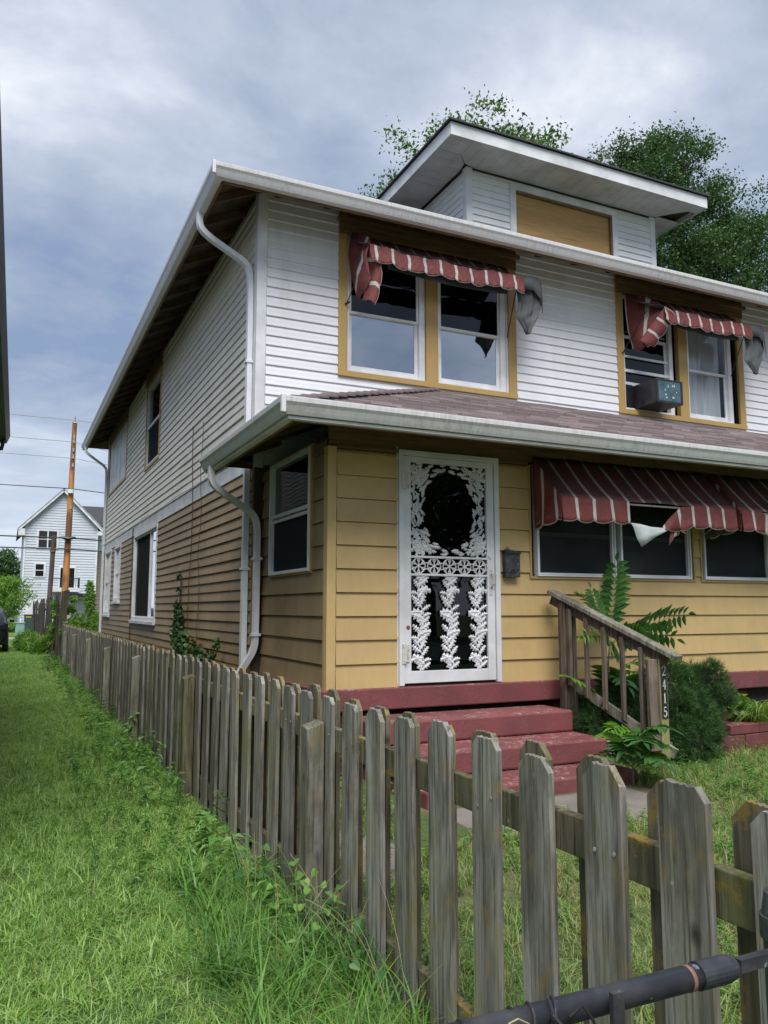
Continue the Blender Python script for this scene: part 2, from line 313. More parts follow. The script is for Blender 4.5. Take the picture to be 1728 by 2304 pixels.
# foliage: colour picked per leaf (or per instance for grass)
def leafmat(name, cols, trans=0.35, rough=0.5, inst=False, big=None):
    b = NB(name)
    r = b.rand() if inst else b.geo.outputs['Random Per Island']
    if inst: r = b.math('FRACT', b.math('ADD', b.math('MULTIPLY', b.geo.outputs['Random Per Island'], 0.45), b.math('MULTIPLY', r, 0.55)))
    col = b.ramp(r, [(i/(len(cols)-1), c) for i, c in enumerate(cols)])
    if big:
        n = b.noise(big, (1, 1, 1), 3); col = b.mix(b.ramp(n, [(0.35, 0.0), (0.65, 0.55)]), col, b.mix(1.0, col, (0.62, 0.72, 0.7), 'MULTIPLY'))
    p = b.n('ShaderNodeBsdfPrincipled'); b.l(col, p.inputs['Base Color']); p.inputs['Roughness'].default_value = rough; p.inputs['Specular IOR Level'].default_value = 0.35
    t = b.n('ShaderNodeBsdfTranslucent'); b.l(b.mix(1.0, col, (1.25, 1.35, 0.6), 'MULTIPLY'), t.inputs[0])
    m = b.n('ShaderNodeMixShader'); m.inputs[0].default_value = trans
    b.l(p.outputs[0], m.inputs[1]); b.l(t.outputs[0], m.inputs[2]); b.l(m.outputs[0], b.out.inputs[0]); return b.m
MATS['grass'] = leafmat('grass_blade', [(0.10, 0.19, 0.035), (0.20, 0.36, 0.055), (0.30, 0.48, 0.10), (0.38, 0.49, 0.18), (0.13, 0.26, 0.045), (0.31, 0.48, 0.12)], 0.3, 0.45, True, 0.6)
MATS['grass_dry'] = leafmat('grass_dry', [(0.14, 0.23, 0.05), (0.24, 0.36, 0.08), (0.40, 0.36, 0.18), (0.20, 0.32, 0.07), (0.34, 0.42, 0.15)], 0.3, 0.5, True, 0.8)
MATS['weed'] = leafmat('weed_leaf', [(0.07, 0.165, 0.04), (0.12, 0.26, 0.055), (0.20, 0.36, 0.075)], 0.3, 0.45, True)
MATS['straw'] = simple('straw', (0.42, 0.36, 0.19), (0.30, 0.26, 0.13), 12, rough=0.7)
MATS['tree_leaf'] = leafmat('tree_leaf', [(0.05, 0.11, 0.03), (0.085, 0.17, 0.045), (0.14, 0.24, 0.075), (0.20, 0.30, 0.12)], 0.35, 0.5, False, 0.25)
MATS['tree_leaf_dark'] = leafmat('tree_leaf_dark', [(0.035, 0.08, 0.024), (0.055, 0.12, 0.032), (0.10, 0.175, 0.055)], 0.3, 0.5, False, 0.25)
MATS['leaf_bright'] = leafmat('leaf_bright', [(0.09, 0.20, 0.03), (0.16, 0.30, 0.05), (0.24, 0.36, 0.08)], 0.4, 0.5)
MATS['frond'] = leafmat('frond_leaf', [(0.035, 0.11, 0.035), (0.06, 0.16, 0.045), (0.09, 0.21, 0.055)], 0.3, 0.4)
MATS['frond_young'] = leafmat('frond_young', [(0.12, 0.27, 0.04), (0.20, 0.36, 0.06)], 0.4, 0.4)
MATS['stem'] = simple('green_stem', (0.16, 0.22, 0.07), (0.11, 0.13, 0.05), 10, rough=0.6)
MATS['mugo'] = leafmat('pine_needle', [(0.022, 0.058, 0.018), (0.042, 0.105, 0.028), (0.10, 0.20, 0.05)], 0.12, 0.5, False, 11)
MATS['dead'] = simple('dead_needles', (0.16, 0.12, 0.10), (0.09, 0.065, 0.055), 20, rough=0.9)
MATS['lily'] = leafmat('lily_leaf', [(0.11, 0.22, 0.04), (0.18, 0.32, 0.06), (0.36, 0.36, 0.13)], 0.35, 0.45)
MATS['ivy'] = leafmat('ivy_leaf', [(0.025, 0.07, 0.02), (0.05, 0.115, 0.035), (0.10, 0.16, 0.07)], 0.2, 0.4)
MATS['ivy_dry'] = leafmat('ivy_dry', [(0.16, 0.07, 0.03), (0.24, 0.13, 0.05)], 0.2, 0.7)
MATS['bark'] = simple('bark', (0.12, 0.10, 0.08), (0.06, 0.05, 0.04), 6, (1, 1, 0.3), rough=0.9, bump=0.6)
MATS['pale_siding'] = simple('pale_blue_siding', (0.56, 0.605, 0.66), (0.52, 0.565, 0.62), 0.6, rough=0.6)
MATS['tan_siding'] = simple('tan_siding', (0.44, 0.36, 0.29), (0.38, 0.31, 0.25), 0.6, rough=0.6)
MATS['nbr_siding'] = simple('neighbour_siding', (0.36, 0.33, 0.24), (0.30, 0.28, 0.20), 1, rough=0.7)
MATS['nbr_gutter'] = simple('bronze_gutter', (0.035, 0.035, 0.038), (0.055, 0.055, 0.06), 4, rough=0.4)
MATS['car_paint'] = simple('black_car_paint', (0.012, 0.014, 0.018), (0.016, 0.018, 0.022), 4, rough=0.15)
MATS['car_glass'] = simple('car_glass', (0.01, 0.012, 0.014), (0.012, 0.014, 0.016), 4, rough=0.05)
MATS['rubber'] = simple('rubber', (0.02, 0.02, 0.02), (0.03, 0.03, 0.03), 10, rough=0.8)
MATS['red_lamp'] = simple('red_lamp', (0.25, 0.01, 0.01), (0.2, 0.01, 0.01), 10, rough=0.2)
MATS['util_green'] = simple('utility_green', (0.025, 0.06, 0.05), (0.035, 0.07, 0.06), 4, rough=0.5)
MATS['util_pale'] = simple('utility_pale_green', (0.22, 0.36, 0.31), (0.2, 0.33, 0.28), 4, rough=0.5)
MATS['hinge'] = simple('rusty_hinge', (0.62, 0.60, 0.56), (0.26, 0.10, 0.05), 22, rough=0.5, lo=0.52, hi=0.68)

# ------------------------------------------------------------------ mesh helpers
def props(o, label=None, cat=None, group=None, kind=None):
    if label: o['label'] = label
    if cat: o['category'] = cat
    if group: o['group'] = group
    if kind: o['kind'] = kind
    return o
def thing(name, label, cat, base=(0, 0, 0), group=None):
    o = bpy.data.objects.new(name, None); COL.objects.link(o); o.location = base; o.empty_display_size = 0.1
    return props(o, label, cat, group)
def world_loc(o):
    v = Vector((0, 0, 0))
    while o is not None: v += o.location + o.matrix_parent_inverse.translation; o = o.parent
    return v
def attach(o, parent):
    if parent is not None:
        o.parent = parent; o.matrix_parent_inverse = Matrix.Translation(-world_loc(parent))
class MB:
    def __init__(s): s.v = []; s.f = []; s.mi = []; s.uv = []; s.m = 0; s.hasuv = False
    def add(s, vs, fs, uvs=None):
        n = len(s.v); s.v += [tuple(p) for p in vs]
        for k, f in enumerate(fs):
            s.f.append(tuple(i+n for i in f)); s.mi.append(s.m)
            if uvs is not None: s.uv.append([uvs[i] for i in f]); s.hasuv = True
            else: s.uv.append([(0, 0)]*len(f))
        return s
    def box(s, a, b):
        x0, x1 = sorted((a[0], b[0])); y0, y1 = sorted((a[1], b[1])); z0, z1 = sorted((a[2], b[2]))
        return s.add([(x0, y0, z0), (x1, y0, z0), (x1, y1, z0), (x0, y1, z0), (x0, y0, z1), (x1, y0, z1), (x1, y1, z1), (x0, y1, z1)],
                     [(0, 3, 2, 1), (4, 5, 6, 7), (0, 1, 5, 4), (1, 2, 6, 5), (2, 3, 7, 6), (3, 0, 4, 7)])
    def hexa(s, p):      # 8 corners: bottom 4 ccw then top 4
        return s.add(p, [(0, 3, 2, 1), (4, 5, 6, 7), (0, 1, 5, 4), (1, 2, 6, 5), (2, 3, 7, 6), (3, 0, 4, 7)])
    def beam(s, a, b, w, h, up=(0, 0, 1)):     # rectangular bar between two points
        a = Vector(a); b = Vector(b); d = (b-a).normalized(); u = Vector(up)
        r = d.cross(u); 
        if r.length < 1e-4: r = d.cross(Vector((1, 0, 0)))
        r.normalize(); u = r.cross(d).normalized(); r *= w/2; u *= h/2
        return s.hexa([a-r-u, a+r-u, b+r-u, b-r-u, a-r+u, a+r+u, b+r+u, b-r+u])
    def prism(s, poly, o, ax, ay, n, t):       # poly in (ax, ay) axes, extruded t along n
        o = Vector(o); ax = Vector(ax); ay = Vector(ay); n = Vector(n)*t; k = len(poly)
        A = [o+ax*p[0]+ay*p[1] for p in poly]; B = [q+n for q in A]
        return s.add(A+B, [tuple(range(k))[::-1], tuple(range(k, 2*k))]+[(i, (i+1) % k, k+(i+1) % k, k+i) for i in range(k)])
    def tube(s, pts, r, seg=8, r2=None, cap=True):
        pts = [Vector(p) for p in pts]; n = len(pts); rings = []
        prev = None
        for i, p in enumerate(pts):
            d = (pts[min(i+1, n-1)]-pts[max(i-1, 0)])
            if d.length < 1e-6: d = Vector((0, 0, 1))
            d.normalize()
            if prev is None:
                x = d.cross(Vector((0, 0, 1)))
                if x.length < 1e-3: x = d.cross(Vector((0, 1, 0)))
            else: x = prev-d*prev.dot(d)
            x.normalize(); prev = x; y = d.cross(x)
            rr = r[i] if isinstance(r, (list, tuple)) else (r if r2 is None else r+(r2-r)*i/(n-1))
            rings.append([p+(x*math.cos(2*PI*k/seg)+y*math.sin(2*PI*k/seg))*rr for k in range(seg)])
        V = [q for R in rings for q in R]; F = []
        for i in range(n-1):
            for k in range(seg): F.append((i*seg+k, i*seg+(k+1) % seg, (i+1)*seg+(k+1) % seg, (i+1)*seg+k))
        if cap: F += [tuple(range(seg))[::-1], tuple(range((n-1)*seg, n*seg))]
        return s.add(V, F)
    def sweep(s, pts, prof, side=(0, 1, 0), cap=True):   # profile (a along side, b along third axis), mitred
        pts = [Vector(p) for p in pts]; side = Vector(side); n = len(pts); k = len(prof); V = []
        for i, p in enumerate(pts):
            d0 = (pts[i]-pts[i-1]).normalized() if i > 0 else (pts[1]-pts[0]).normalized()
            d1 = (pts[i+1]-pts[i]).normalized() if i < n-1 else d0
            t = (d0+d1).normalized(); c = max(0.35, t.dot(d0)); b = side.cross(t).normalized()/c
            V += [p+side*a+b*q for a, q in prof]
        F = [(i*k+j, i*k+(j+1) % k, (i+1)*k+(j+1) % k, (i+1)*k+j) for i in range(n-1) for j in range(k)]
        if cap: F += [tuple(range(k))[::-1], tuple(range((n-1)*k, n*k))]
        return s.add(V, F)
    def grid(s, P, uvs=None):    # P[i][j] -> points
        a = len(P); b = len(P[0]); V = [q for r in P for q in r]; U = [q for r in uvs for q in r] if uvs else None
        return s.add(V, [(i*b+j, (i+1)*b+j, (i+1)*b+j+1, i*b+j+1) for i in range(a-1) for j in range(b-1)], U)
    def mesh(s, name, mats):
        me = bpy.data.meshes.new(name); me.from_pydata(s.v, [], s.f)
        for m in (mats if isinstance(mats, (list, tuple)) else [mats]): me.materials.append(M(m) if isinstance(m, str) else m)
        me.polygons.foreach_set('material_index', s.mi)
        if s.hasuv:
            l = me.uv_layers.new(name='UVMap'); l.data.foreach_set('uv', [c for f in s.uv for q in f for c in q])
        me.update(); return me
    def build(s, name, mats, parent=None, smooth=False, bevel=0.0, recenter=True):
        me = s.mesh(name, mats)
        if smooth: me.polygons.foreach_set('use_smooth', [True]*len(me.polygons))
        o = bpy.data.objects.new(name, me); COL.objects.link(o); attach(o, parent)
        if bevel:
            b = o.modifiers.new('bevel', 'BEVEL'); b.width = bevel; b.segments = 2; b.limit_method = 'ANGLE'; b.angle_limit = math.radians(40)
        return o
def rename(o, n): o.name = n; return o
def struct(o): o['kind'] = 'structure'; return o
def place(me, name, parent, loc, rot=(0, 0, 0), scale=(1, 1, 1)):    # an object sharing mesh data
    o = bpy.data.objects.new(name, me); COL.objects.link(o); attach(o, parent)
    o.location = loc; o.rotation_euler = rot; o.scale = scale; return o
def npmesh(name, V, F, mat, parent=None, smooth=False):     # V (n,3), F (m,k) arrays
    me = bpy.data.meshes.new(name); n = len(V); m, k = F.shape
    me.vertices.add(n); me.vertices.foreach_set('co', V.astype(np.float32).ravel())
    me.loops.add(m*k); me.loops.foreach_set('vertex_index', F.astype(np.int32).ravel())
    me.polygons.add(m); me.polygons.foreach_set('loop_start', (np.arange(m)*k).astype(np.int32))
    try: me.polygons.foreach_set('loop_total', np.full(m, k, np.int32))
    except Exception: pass
    me.materials.append(M(mat)); me.update(calc_edges=True); me.validate()
    o = bpy.data.objects.new(name, me); COL.objects.link(o); attach(o, parent); return o
def leaf_cards(C, size, nrm=None, aspect=0.55, spread=1.0):
    """one folded leaf (4 triangles as 2 quads) at each centre: C (n,3), size (n,)"""
    n = len(C)
    d = RNG.normal(size=(n, 3)); d[:, 2] -= 0.25*spread; d /= np.linalg.norm(d, axis=1)[:, None]
    q = RNG.normal(size=(n, 3)); x = np.cross(d, q); x /= np.linalg.norm(x, axis=1)[:, None]; u = np.cross(x, d)
    s = size[:, None]; w_ = s*aspect/2
    base = C-d*s/2; tip = C+d*s/2
    L = C+x*w_+u*w_*0.35; R = C-x*w_+u*w_*0.35
    V = np.stack([base, L, tip, R], 1).reshape(-1, 3)
    F = np.arange(4*n).reshape(n, 4)
    T = np.concatenate([F[:, [0, 1, 2]], F[:, [0, 2, 3]]], 0)
    return V, T
# ------------------------------------------------------------------ GROUND
def gz(x, y):       # height of the ground
    t = min(1, max(0, (x-1.6)/1.2)); u = min(1, max(0, (y-2.5)/2.5)); s = t*t*(3-2*t)*u*u*(3-2*u)
    return -0.05+0.05*t+0.10*s
g = MB(); g.add([(-400, -400, -0.07), (500, -400, -0.07), (500, 900, -0.07), (-400, 900, -0.07)], [(0, 1, 2, 3)])
struct(g.build('ground', 'ground'))
def sheet(name, x0, x1, y0, y1, nx, ny, mat, dz=0.0, amp=0.012):
    P = [[(x, y, gz(x, y)+dz+amp*math.sin(x*2.3+y*1.1)*math.sin(y*1.7-x*0.8)) for y in np.linspace(y0, y1, ny)] for x in np.linspace(x0, x1, nx)]
    m = MB(); m.grid([[q for q in r] for r in P]); m.f = [f[::-1] for f in m.f] if False else m.f
    return m.build(name, mat, smooth=True)
struct(sheet('lawn', -6, 1.5, -3, 40, 30, 90, 'ground'))
struct(sheet('front_yard', 1.5, 14, -3, 6.35, 50, 40, 'yard'))
struct(sheet('back_yard', 1.5, 14, 22.9, 42, 20, 30, 'ground'))
m = MB(); m.box((-60, 43, -0.2), (60, 47.5, -0.035)); struct(m.build('alley', 'gravel_road'))
m = MB(); m.box((-60, -16, -0.2), (60, -7, -0.045)); struct(m.build('road', 'asphalt'))
m = MB(); m.box((-60, -7, -0.2), (60, -6.8, 0.07)); struct(m.build('kerb', 'concrete'))
m = MB(); m.box((-60, -4.2, -0.2), (60, -2.7, -0.02)); struct(m.build('pavement', 'concrete'))
# walk in front of the steps: separate slabs with joints
walk = MB()
for i in range(3):
    gh = gz(2.2+i*0.86, 4.6)+0.008; walk.box((1.85+i*0.86, 4.2+0.004*i, -0.1), (1.85+i*0.86+0.845, 4.95, gh))
struct(walk.build('front_walk', 'concrete', bevel=0.01))

# ------------------------------------------------------------------ HOUSE
XM, YM = 2.37, 8.30          # corner of the main house
XE, YB = 12.10, 22.80        # its far corners
XP, YP = 2.48, 6.36          # corner of the enclosed porch
house = thing('duplex_house', 'two storey duplex, white upper siding over ochre boards, with an enclosed front porch', 'house', (XM, YM, 0))
class Face:      # u along the wall, d inwards (negative = towards the viewer), z up
    def __init__(s, kind, plane): s.k = kind; s.p = plane
    def P(s, u, d, z): return (u, s.p+d, z) if s.k == 'front' else (s.p+d, u, z)
    def box(s, mb, u0, u1, d0, d1, z0, z1): return mb.box(s.P(u0, d0, z0), s.P(u1, d1, z1))
FM, FS, FP, FPS = Face('front', YM), Face('side', XM), Face('front', YP), Face('side', XP)
YD = 9.0; FD = Face('front', YD)
def core_wall(face, u0, u1, z0, z1, holes, parent, name='wall', mat='core', th=0.10, d0=0.012):
    us = sorted({u0, u1, *[v for h in holes for v in (h[0], h[1]) if u0 < v < u1]}); zs = sorted({z0, z1, *[v for h in holes for v in (h[2], h[3]) if z0 < v < z1]})
    m = MB()
    for i in range(len(us)-1):
        for j in range(len(zs)-1):
            cu = (us[i]+us[i+1])/2; cz = (zs[j]+zs[j+1])/2
            if any(h[0] < cu < h[1] and h[2] < cz < h[3] for h in holes): continue
            face.box(m, us[i], us[i+1], d0, d0+th, zs[j], zs[j+1])
    return m.build(name, mat, parent)
# one board of unit length & height: a tapered lap with a drip lip (vinyl: bulged)
def board_mesh(name, th, vinyl_, mat, side):
    prof = [(0.002, 1.0), (-0.30*th-0.001, 0.96), (-th, 0.03), (-th, 0.0), (0.002, 0.0)] if not vinyl_ else \
           [(0.002, 1.0), (-0.25*th, 0.985), (-0.30*th, 0.90), (-0.62*th, 0.62), (-0.80*th, 0.30), (-th, 0.10), (-th, 0.02), (-0.45*th, -0.01), (0.002, -0.01)]
    m = MB()
    if side: m.add([(d, u, z) for u in (0, 1) for d, z in prof], [])
    else: m.add([(u, d, z) for u in (0, 1) for d, z in prof], [])
    k = len(prof); fl = [(i, (i+1) % k, k+(i+1) % k, k+i) for i in range(k)]+[tuple(range(k)), tuple(range(k, 2*k))[::-1]]
    if side: fl = [f[::-1] for f in fl]
    m.f = []; m.mi = []; m.uv = []
    for f in fl: m.f.append(f); m.mi.append(0); m.uv.append([(0, 0)]*len(f))
    return m.mesh(name, mat)
def siding(face, u0, u1, z0, z1, expo, holes, mesh, name, parent, jit=0.001, splits=(), limit=None, dd=0.0):
    zz = z0; row = 0
    while zz < z1-0.02:
        h = min(expo, z1-zz); spans = [(u0, u1, zz, zz+h)]
        if limit: spans = [(max(u0, limit(zz+h*0.2)), u1, zz, zz+h)]
        for H in holes:
            nx = []
            for a, b, c, d in spans:
                if H[1] <= a or H[0] >= b or H[3] <= c+0.004 or H[2] >= d-0.004: nx.append((a, b, c, d)); continue
                if a < H[0]: nx.append((a, H[0], c, d))
                if b > H[1]: nx.append((H[1], b, c, d))
                if H[2] > c+0.015: nx.append((max(a, H[0]), min(b, H[1]), c, H[2]))
                if H[3] < d-0.015: nx.append((max(a, H[0]), min(b, H[1]), H[3], d))
            spans = nx
        for a, b, c, d in spans:
            if b-a < 0.02: continue
            cuts = [a]+[q+0.37*math.sin(row*2.1) for q in splits if a+0.6 < q+0.37*math.sin(row*2.1) < b-0.6]+[b]
            for k in range(len(cuts)-1):
                A = cuts[k]+(0.0015 if k else 0); B = cuts[k+1]; ln = B-A
                t = random.uniform(-1, 1)*jit; full = d-c; wv_ = 0.0016 if expo > 0.15 else 0.0006
                if face.k == 'front': place(mesh, name, parent, (A, face.p+dd+t, c), (0, random.uniform(-1, 1)*wv_, random.uniform(-1, 1)*wv_), (ln, 1, full))
                else: place(mesh, name, parent, (face.p+dd+t, A, c), (random.uniform(-1, 1)*0.0006, 0, 0), (1, ln, full))
        zz += expo; row += 1
VF = board_mesh('vinyl_board', 0.021, True, 'vinyl_front', False); VS = board_mesh('vinyl_board_side', 0.022, True, 'vinyl_side', True)
VDS = board_mesh('vinyl_board_dormer_side', 0.017, True, 'vinyl_front', True)
LS = board_mesh('lap_board_side', 0.026, False, 'grimy_shaded_lap', True)
PF = board_mesh('lap_board_front', 0.027, False, 'ochre', False); PS = board_mesh('lap_board_porch_side', 0.027, False, 'ochre_side', True)
# openings: (u0, u1, z0, z1) of the outer trim
W1 = (3.32, 5.80, 4.14, 6.02); W2 = (7.48, 9.94, 4.14, 6.02); W3 = (11.6, 12.05, 4.14, 6.02)
S_big = (14.32, 17.15, 1.20, 3.02); S_a = (19.25, 20.4, 1.60, 3.02); S_b = (21.1, 22.5, 1.28, 3.02)
S_up = (14.45, 16.1, 4.16, 6.05); S_bd = (18.95, 22.4, 4.46, 6.05)
PD = (3.13, 4.19, 0.78, 2.92); PW1 = (4.545, 6.70, 1.76, 2.90); PW2 = (6.785, 8.95, 1.76, 2.90); PSW = (6.73, 7.98, 1.79, 2.97); PW3 = (9.9, 11.2, 1.76, 2.9)
def inset(h, k=0.05): return (h[0]+k, h[1]-k, h[2]+k, h[3]-k)
core_wall(FM, XM, XE, 0.3, 6.22, [inset(W1), inset(W2)], house)
core_wall(FS, YM+0.12, YB, 0.3, 6.22, [inset(S_big), inset(S_a), inset(S_b), inset(S_up)], house)
core_wall(FP, XP+0.012, XE-0.1, 0.72, 2.98, [inset(PD), inset(PW1), inset(PW2)], house)
core_wall(FPS, YP+0.115, YM-0.01, 0.72, 2.98, [inset(PSW)], house)
m = MB(); m.box((XE-0.1, YM+0.13, 0.3), (XE, YB, 6.2)); m.box((XM+0.13, YB-0.1, 0.3), (XE-0.11, YB, 6.2)); m.build('rear_wall', 'vinyl_side', house)
m = MB(); m.box((XE-0.2, YP+0.115, 0.7), (XE-0.1, YM, 2.98)); m.build('wall', 'ochre', house)
m = MB(); m.box((XM+0.03, YM+0.05, -0.2), (XE-0.02, YB-0.02, 0.84)); m.build('foundation', 'brick', house)
# siding
siding(FM, XM+0.09, XE-0.05, 3.03, 6.18, 0.113, [inset(W1, 0.02), inset(W2, 0.02)], VF, 'siding_board', house, limit=lambda z: XM+0.09)
siding(FS, YM+0.10, YB-0.06, 3.215, 6.16, 0.1135, [inset(S_up, 0.02), inset(S_bd, 0.02)], VS, 'siding_board', house, jit=0.0025, splits=(12.2, 17.4))
siding(FS, YM+0.03, YB-0.06, 0.855, 2.98, 0.1182, [inset(S_big, 0.02), inset(S_a, 0.02), inset(S_b, 0.02)], LS, 'clapboard', house, jit=0.002, splits=(11.9, 18.2))
siding(FP, XP+0.062, XE-0.12, 0.795, 2.86, 0.2045, [inset(PD, 0.02), inset(PW1, 0.02), inset(PW2, 0.02)], PF, 'clapboard', house, splits=(6.5, 8.9))
siding(FPS, YP+0.07, YM-0.02, 0.795, 2.95, 0.2045, [inset(PSW, 0.02)], PS, 'clapboard', house)
# corner posts and bands
m = MB(); m.box((XM-0.028, YM-0.028, 3.0), (XM+0.085, YM+0.006, 6.2)); m.box((XM-0.028, YM+0.006, 3.0), (XM+0.006, YM+0.095, 6.2)); m.build('corner_trim', 'white_trim', house, bevel=0.004)
m = MB(); m.box((XM-0.028, YB-0.06, 0.8), (XM+0.02, YB+0.02, 6.2)); m.build('corner_trim', 'white_trim', house)
m = MB(); m.box((XP-0.030, YP-0.032, 0.79), (XP+0.055, YP+0.004, 2.88)); m.box((XP-0.030, YP+0.004, 0.79), (XP+0.004, YP+0.065, 2.88)); m.build('corner_trim', 'ochre', house, bevel=0.006)
m = MB(); m.box((XM-0.026, YM+0.03, 2.985), (XM+0.012, YB+0.0, 3.185)); m.box((XM-0.038, YM+0.03, 3.185), (XM+0.012, YB, 3.205)); m.build('belt_board', 'white_trim', house, bevel=0.003)
m = MB(); m.box((XM-0.02, YM+0.02, 0.80), (XM+0.012, YB, 0.853)); m.build('drip_board', 'ochre_trim', house)
m = MB(); m.box((XP+0.06, YP-0.03, 2.865), (XE-0.1, YP+0.01, 2.895)); m.box((XP-0.012, YP-0.012, 2.897), (XE-0.1, YP+0.01, 3.10)); m.build('frieze_board', 'header_wood', house)
# windows ---------------------------------------------------------------
def room(face, h, parent, depth=0.7):
    m = MB(); a, b, c, d = h; P = face.P; z = 0.113
    q = [P(a, z, c), P(b, z, c), P(b, z, d), P(a, z, d), P(a, depth, c), P(b, depth, c), P(b, depth, d), P(a, depth, d)]
    m.add(q, [(4, 5, 6, 7), (0, 1, 5, 4), (3, 2, 6, 7), (0, 3, 7, 4), (1, 2, 6, 5)]); return m.build('interior', 'interior', parent)
def frame(m, face, a, b, c, d, w, d0, d1, wb=None):
    wb = wb or w
    face.box(m, a, a+w, d0, d1, c, d); face.box(m, b-w, b, d0, d1, c, d)
    face.box(m, a+w, b-w, d0, d1, d-w, d); face.box(m, a+w, b-w, d0, d1, c, c+wb)
def pane(face, a, b, c, d, dep, mat, parent, name='pane'):
    m = MB(); face.box(m, a, b, dep, dep+0.004, c, d); return m.build(name, mat, parent)
def upper_window(h, sashes, mull, raised=None, mats=('glass_dim', 'glass')):
    a, b, c, d = h
    m = MB(); FM.box(m, a, a+0.115, -0.03, 0.012, c+0.07, d); FM.box(m, b-0.115, b, -0.03, 0.012, c+0.07, d)
    FM.box(m, mull[0], mull[1], -0.03, 0.05, c+0.07, d-0.16); FM.box(m, a, b, -0.042, 0.012, c, c+0.068)
    w = m.build('window', 'ochre_trim', house, bevel=0.004)
    m = MB(); FM.box(m, a+0.002, b-0.002, -0.055, 0.012, d-0.158, d+0.1); FM.box(m, a-0.03, b+0.03, -0.10, -0.056, d-0.02, d+0.03); m.build('header', 'header_wood', w)
    room(FM, (a+0.06, b-0.06, c+0.05, d-0.1), w)
    for i, (s0, s1) in enumerate(sashes):
        zb, zt, zm = c+0.07, d-0.16, 4.955
        m = MB(); frame(m, FM, s0, s1, zb, zt, 0.028, -0.006, 0.075, 0.03); FM.box(m, s1+0.0, s1+0.05, 0.0, 0.07, zb, zt); m.build('jamb', 'white_trim', w, bevel=0.002)
        if raised == i:
            m = MB(); frame(m, FM, s0+0.03, s1-0.03, 4.58, 5.30, 0.045, 0.04, 0.066); FM.box(m, s0+0.03, s1-0.03, 0.01, 0.035, 4.76, 4.80); FM.box(m, s0+0.03, s1-0.03, 0.012, 0.034, 4.97, 5.0); m.build('sash', 'white_trim', w)
            pane(FM, s0+0.07, s1-0.07, 4.62, 5.26, 0.052, 'glass_dim', w); pane(FM, s0+0.03, s1-0.03, 5.3, zt-0.03, 0.03, 'glass_dim', w)
            continue
        m = MB(); frame(m, FM, s0+0.03, s1-0.03, zm-0.03, zt-0.03, 0.03, 0.012, 0.035); m.build('sash', 'white_trim', w, bevel=0.002)
        m = MB(); frame(m, FM, s0+0.03, s1-0.03, zb+0.03, zm+0.012, 0.045, 0.037, 0.06, 0.06); m.build('sash', 'white_trim', w, bevel=0.002)
        pane(FM, s0+0.06, s1-0.06, zm, zt-0.06, 0.022, mats[0], w); pane(FM, s0+0.075, s1-0.075, zb+0.09, zm-0.03, 0.048, mats[1], w)
    return w
w1 = upper_window(W1, [(3.437, 4.42), (4.645, 5.60)], (4.475, 4.642))
w2 = upper_window(W2, [(7.597, 8.48), (8.80, 9.66)], (8.62, 8.79), raised=0, mats=('glass_clear', 'glass_clear'))
m = MB(); FM.box(m, 5.655, 5.683, -0.004, 0.05, 4.212, 5.85); m.build('jamb', 'white_trim', w1)
# curtain behind the right sash of the second window
P = [[(8.86+0.7*i/40, YM+0.105+0.022*math.sin(i*0.95)+0.008*math.sin(i*2.3), z) for z in (4.25, 4.9, 5.8)] for i in range(41)]
m = MB(); m.grid(P); m.build('curtain', 'curtain', w2, smooth=True)
def side_window(h, kind):
    a, b, c, d = h; wt = 0.06 if kind == 'big' else 0.07
    m = MB(); frame(m, FS, a, b, c+0.05, d-0.04, wt, -0.034, 0.02); FS.box(m, a-0.06, b+0.05, -0.075, 0.012, c-0.012, c+0.048)
    w = m.build('window', 'white_trim', house, bevel=0.004); room(FS, (a+0.06, b-0.06, c+0.05, d-0.06), w)
    m = MB(); frame(m, FS, a+wt, b-wt, c+0.1, d-0.1, 0.03, 0.0, 0.06)
    if kind == 'big': FS.box(m, (a+b)/2-0.5, (a+b)/2-0.46, 0.005, 0.05, c+0.13, d-0.13)
    else: FS.box(m, a+wt+0.03, b-wt-0.03, 0.005, 0.05, (c+d)/2-0.02, (c+d)/2+0.02)
    m.build('sash', 'white_trim', w)
    if kind == 'big':
        pane(FS, (a+b)/2-0.46, b-wt-0.03, c+0.13, d-0.13, 0.03, 'screen', w, 'screen'); pane(FS, a+wt+0.03, (a+b)/2-0.5, c+0.13, d-0.13, 0.032, 'glass', w)
    else: pane(FS, a+wt+0.03, b-wt-0.03, c+0.13, (c+d)/2-0.02, 0.03, 'glass', w); pane(FS, a+wt+0.03, b-wt-0.03, (c+d)/2+0.02, d-0.13, 0.03, 'glass', w)
    return w
for h, k in ((S_big, 'big'), (S_a, 'small'), (S_b, 'small')): side_window(h, k)
a, b, c, d = S_up
m = MB(); frame(m, FS, a, b, c, d-0.18, 0.05, -0.034, 0.02); w = m.build('window', 'ochre_trim', house, bevel=0.003); room(FS, (a+0.05, b-0.05, c+0.05, d-0.1), w)
m = MB(); FS.box(m, a-0.03, b+0.03, -0.05, 0.012, d-0.178, d+0.12); m.build('header', 'header_wood', w)
m = MB(); frame(m, FS, a+0.05, b-0.05, c+0.05, d-0.23, 0.055, -0.012, 0.06); FS.box(m, a+0.105, b-0.105, -0.005, 0.05, 4.98, 5.03); m.build('sash', 'white_trim', w)
pane(FS, a+0.105, b-0.105, c+0.105, 4.98, 0.02, 'screen', w, 'screen'); pane(FS, a+0.105, b-0.105, 5.03, d-0.285, 0.03, 'glass_dim', w)
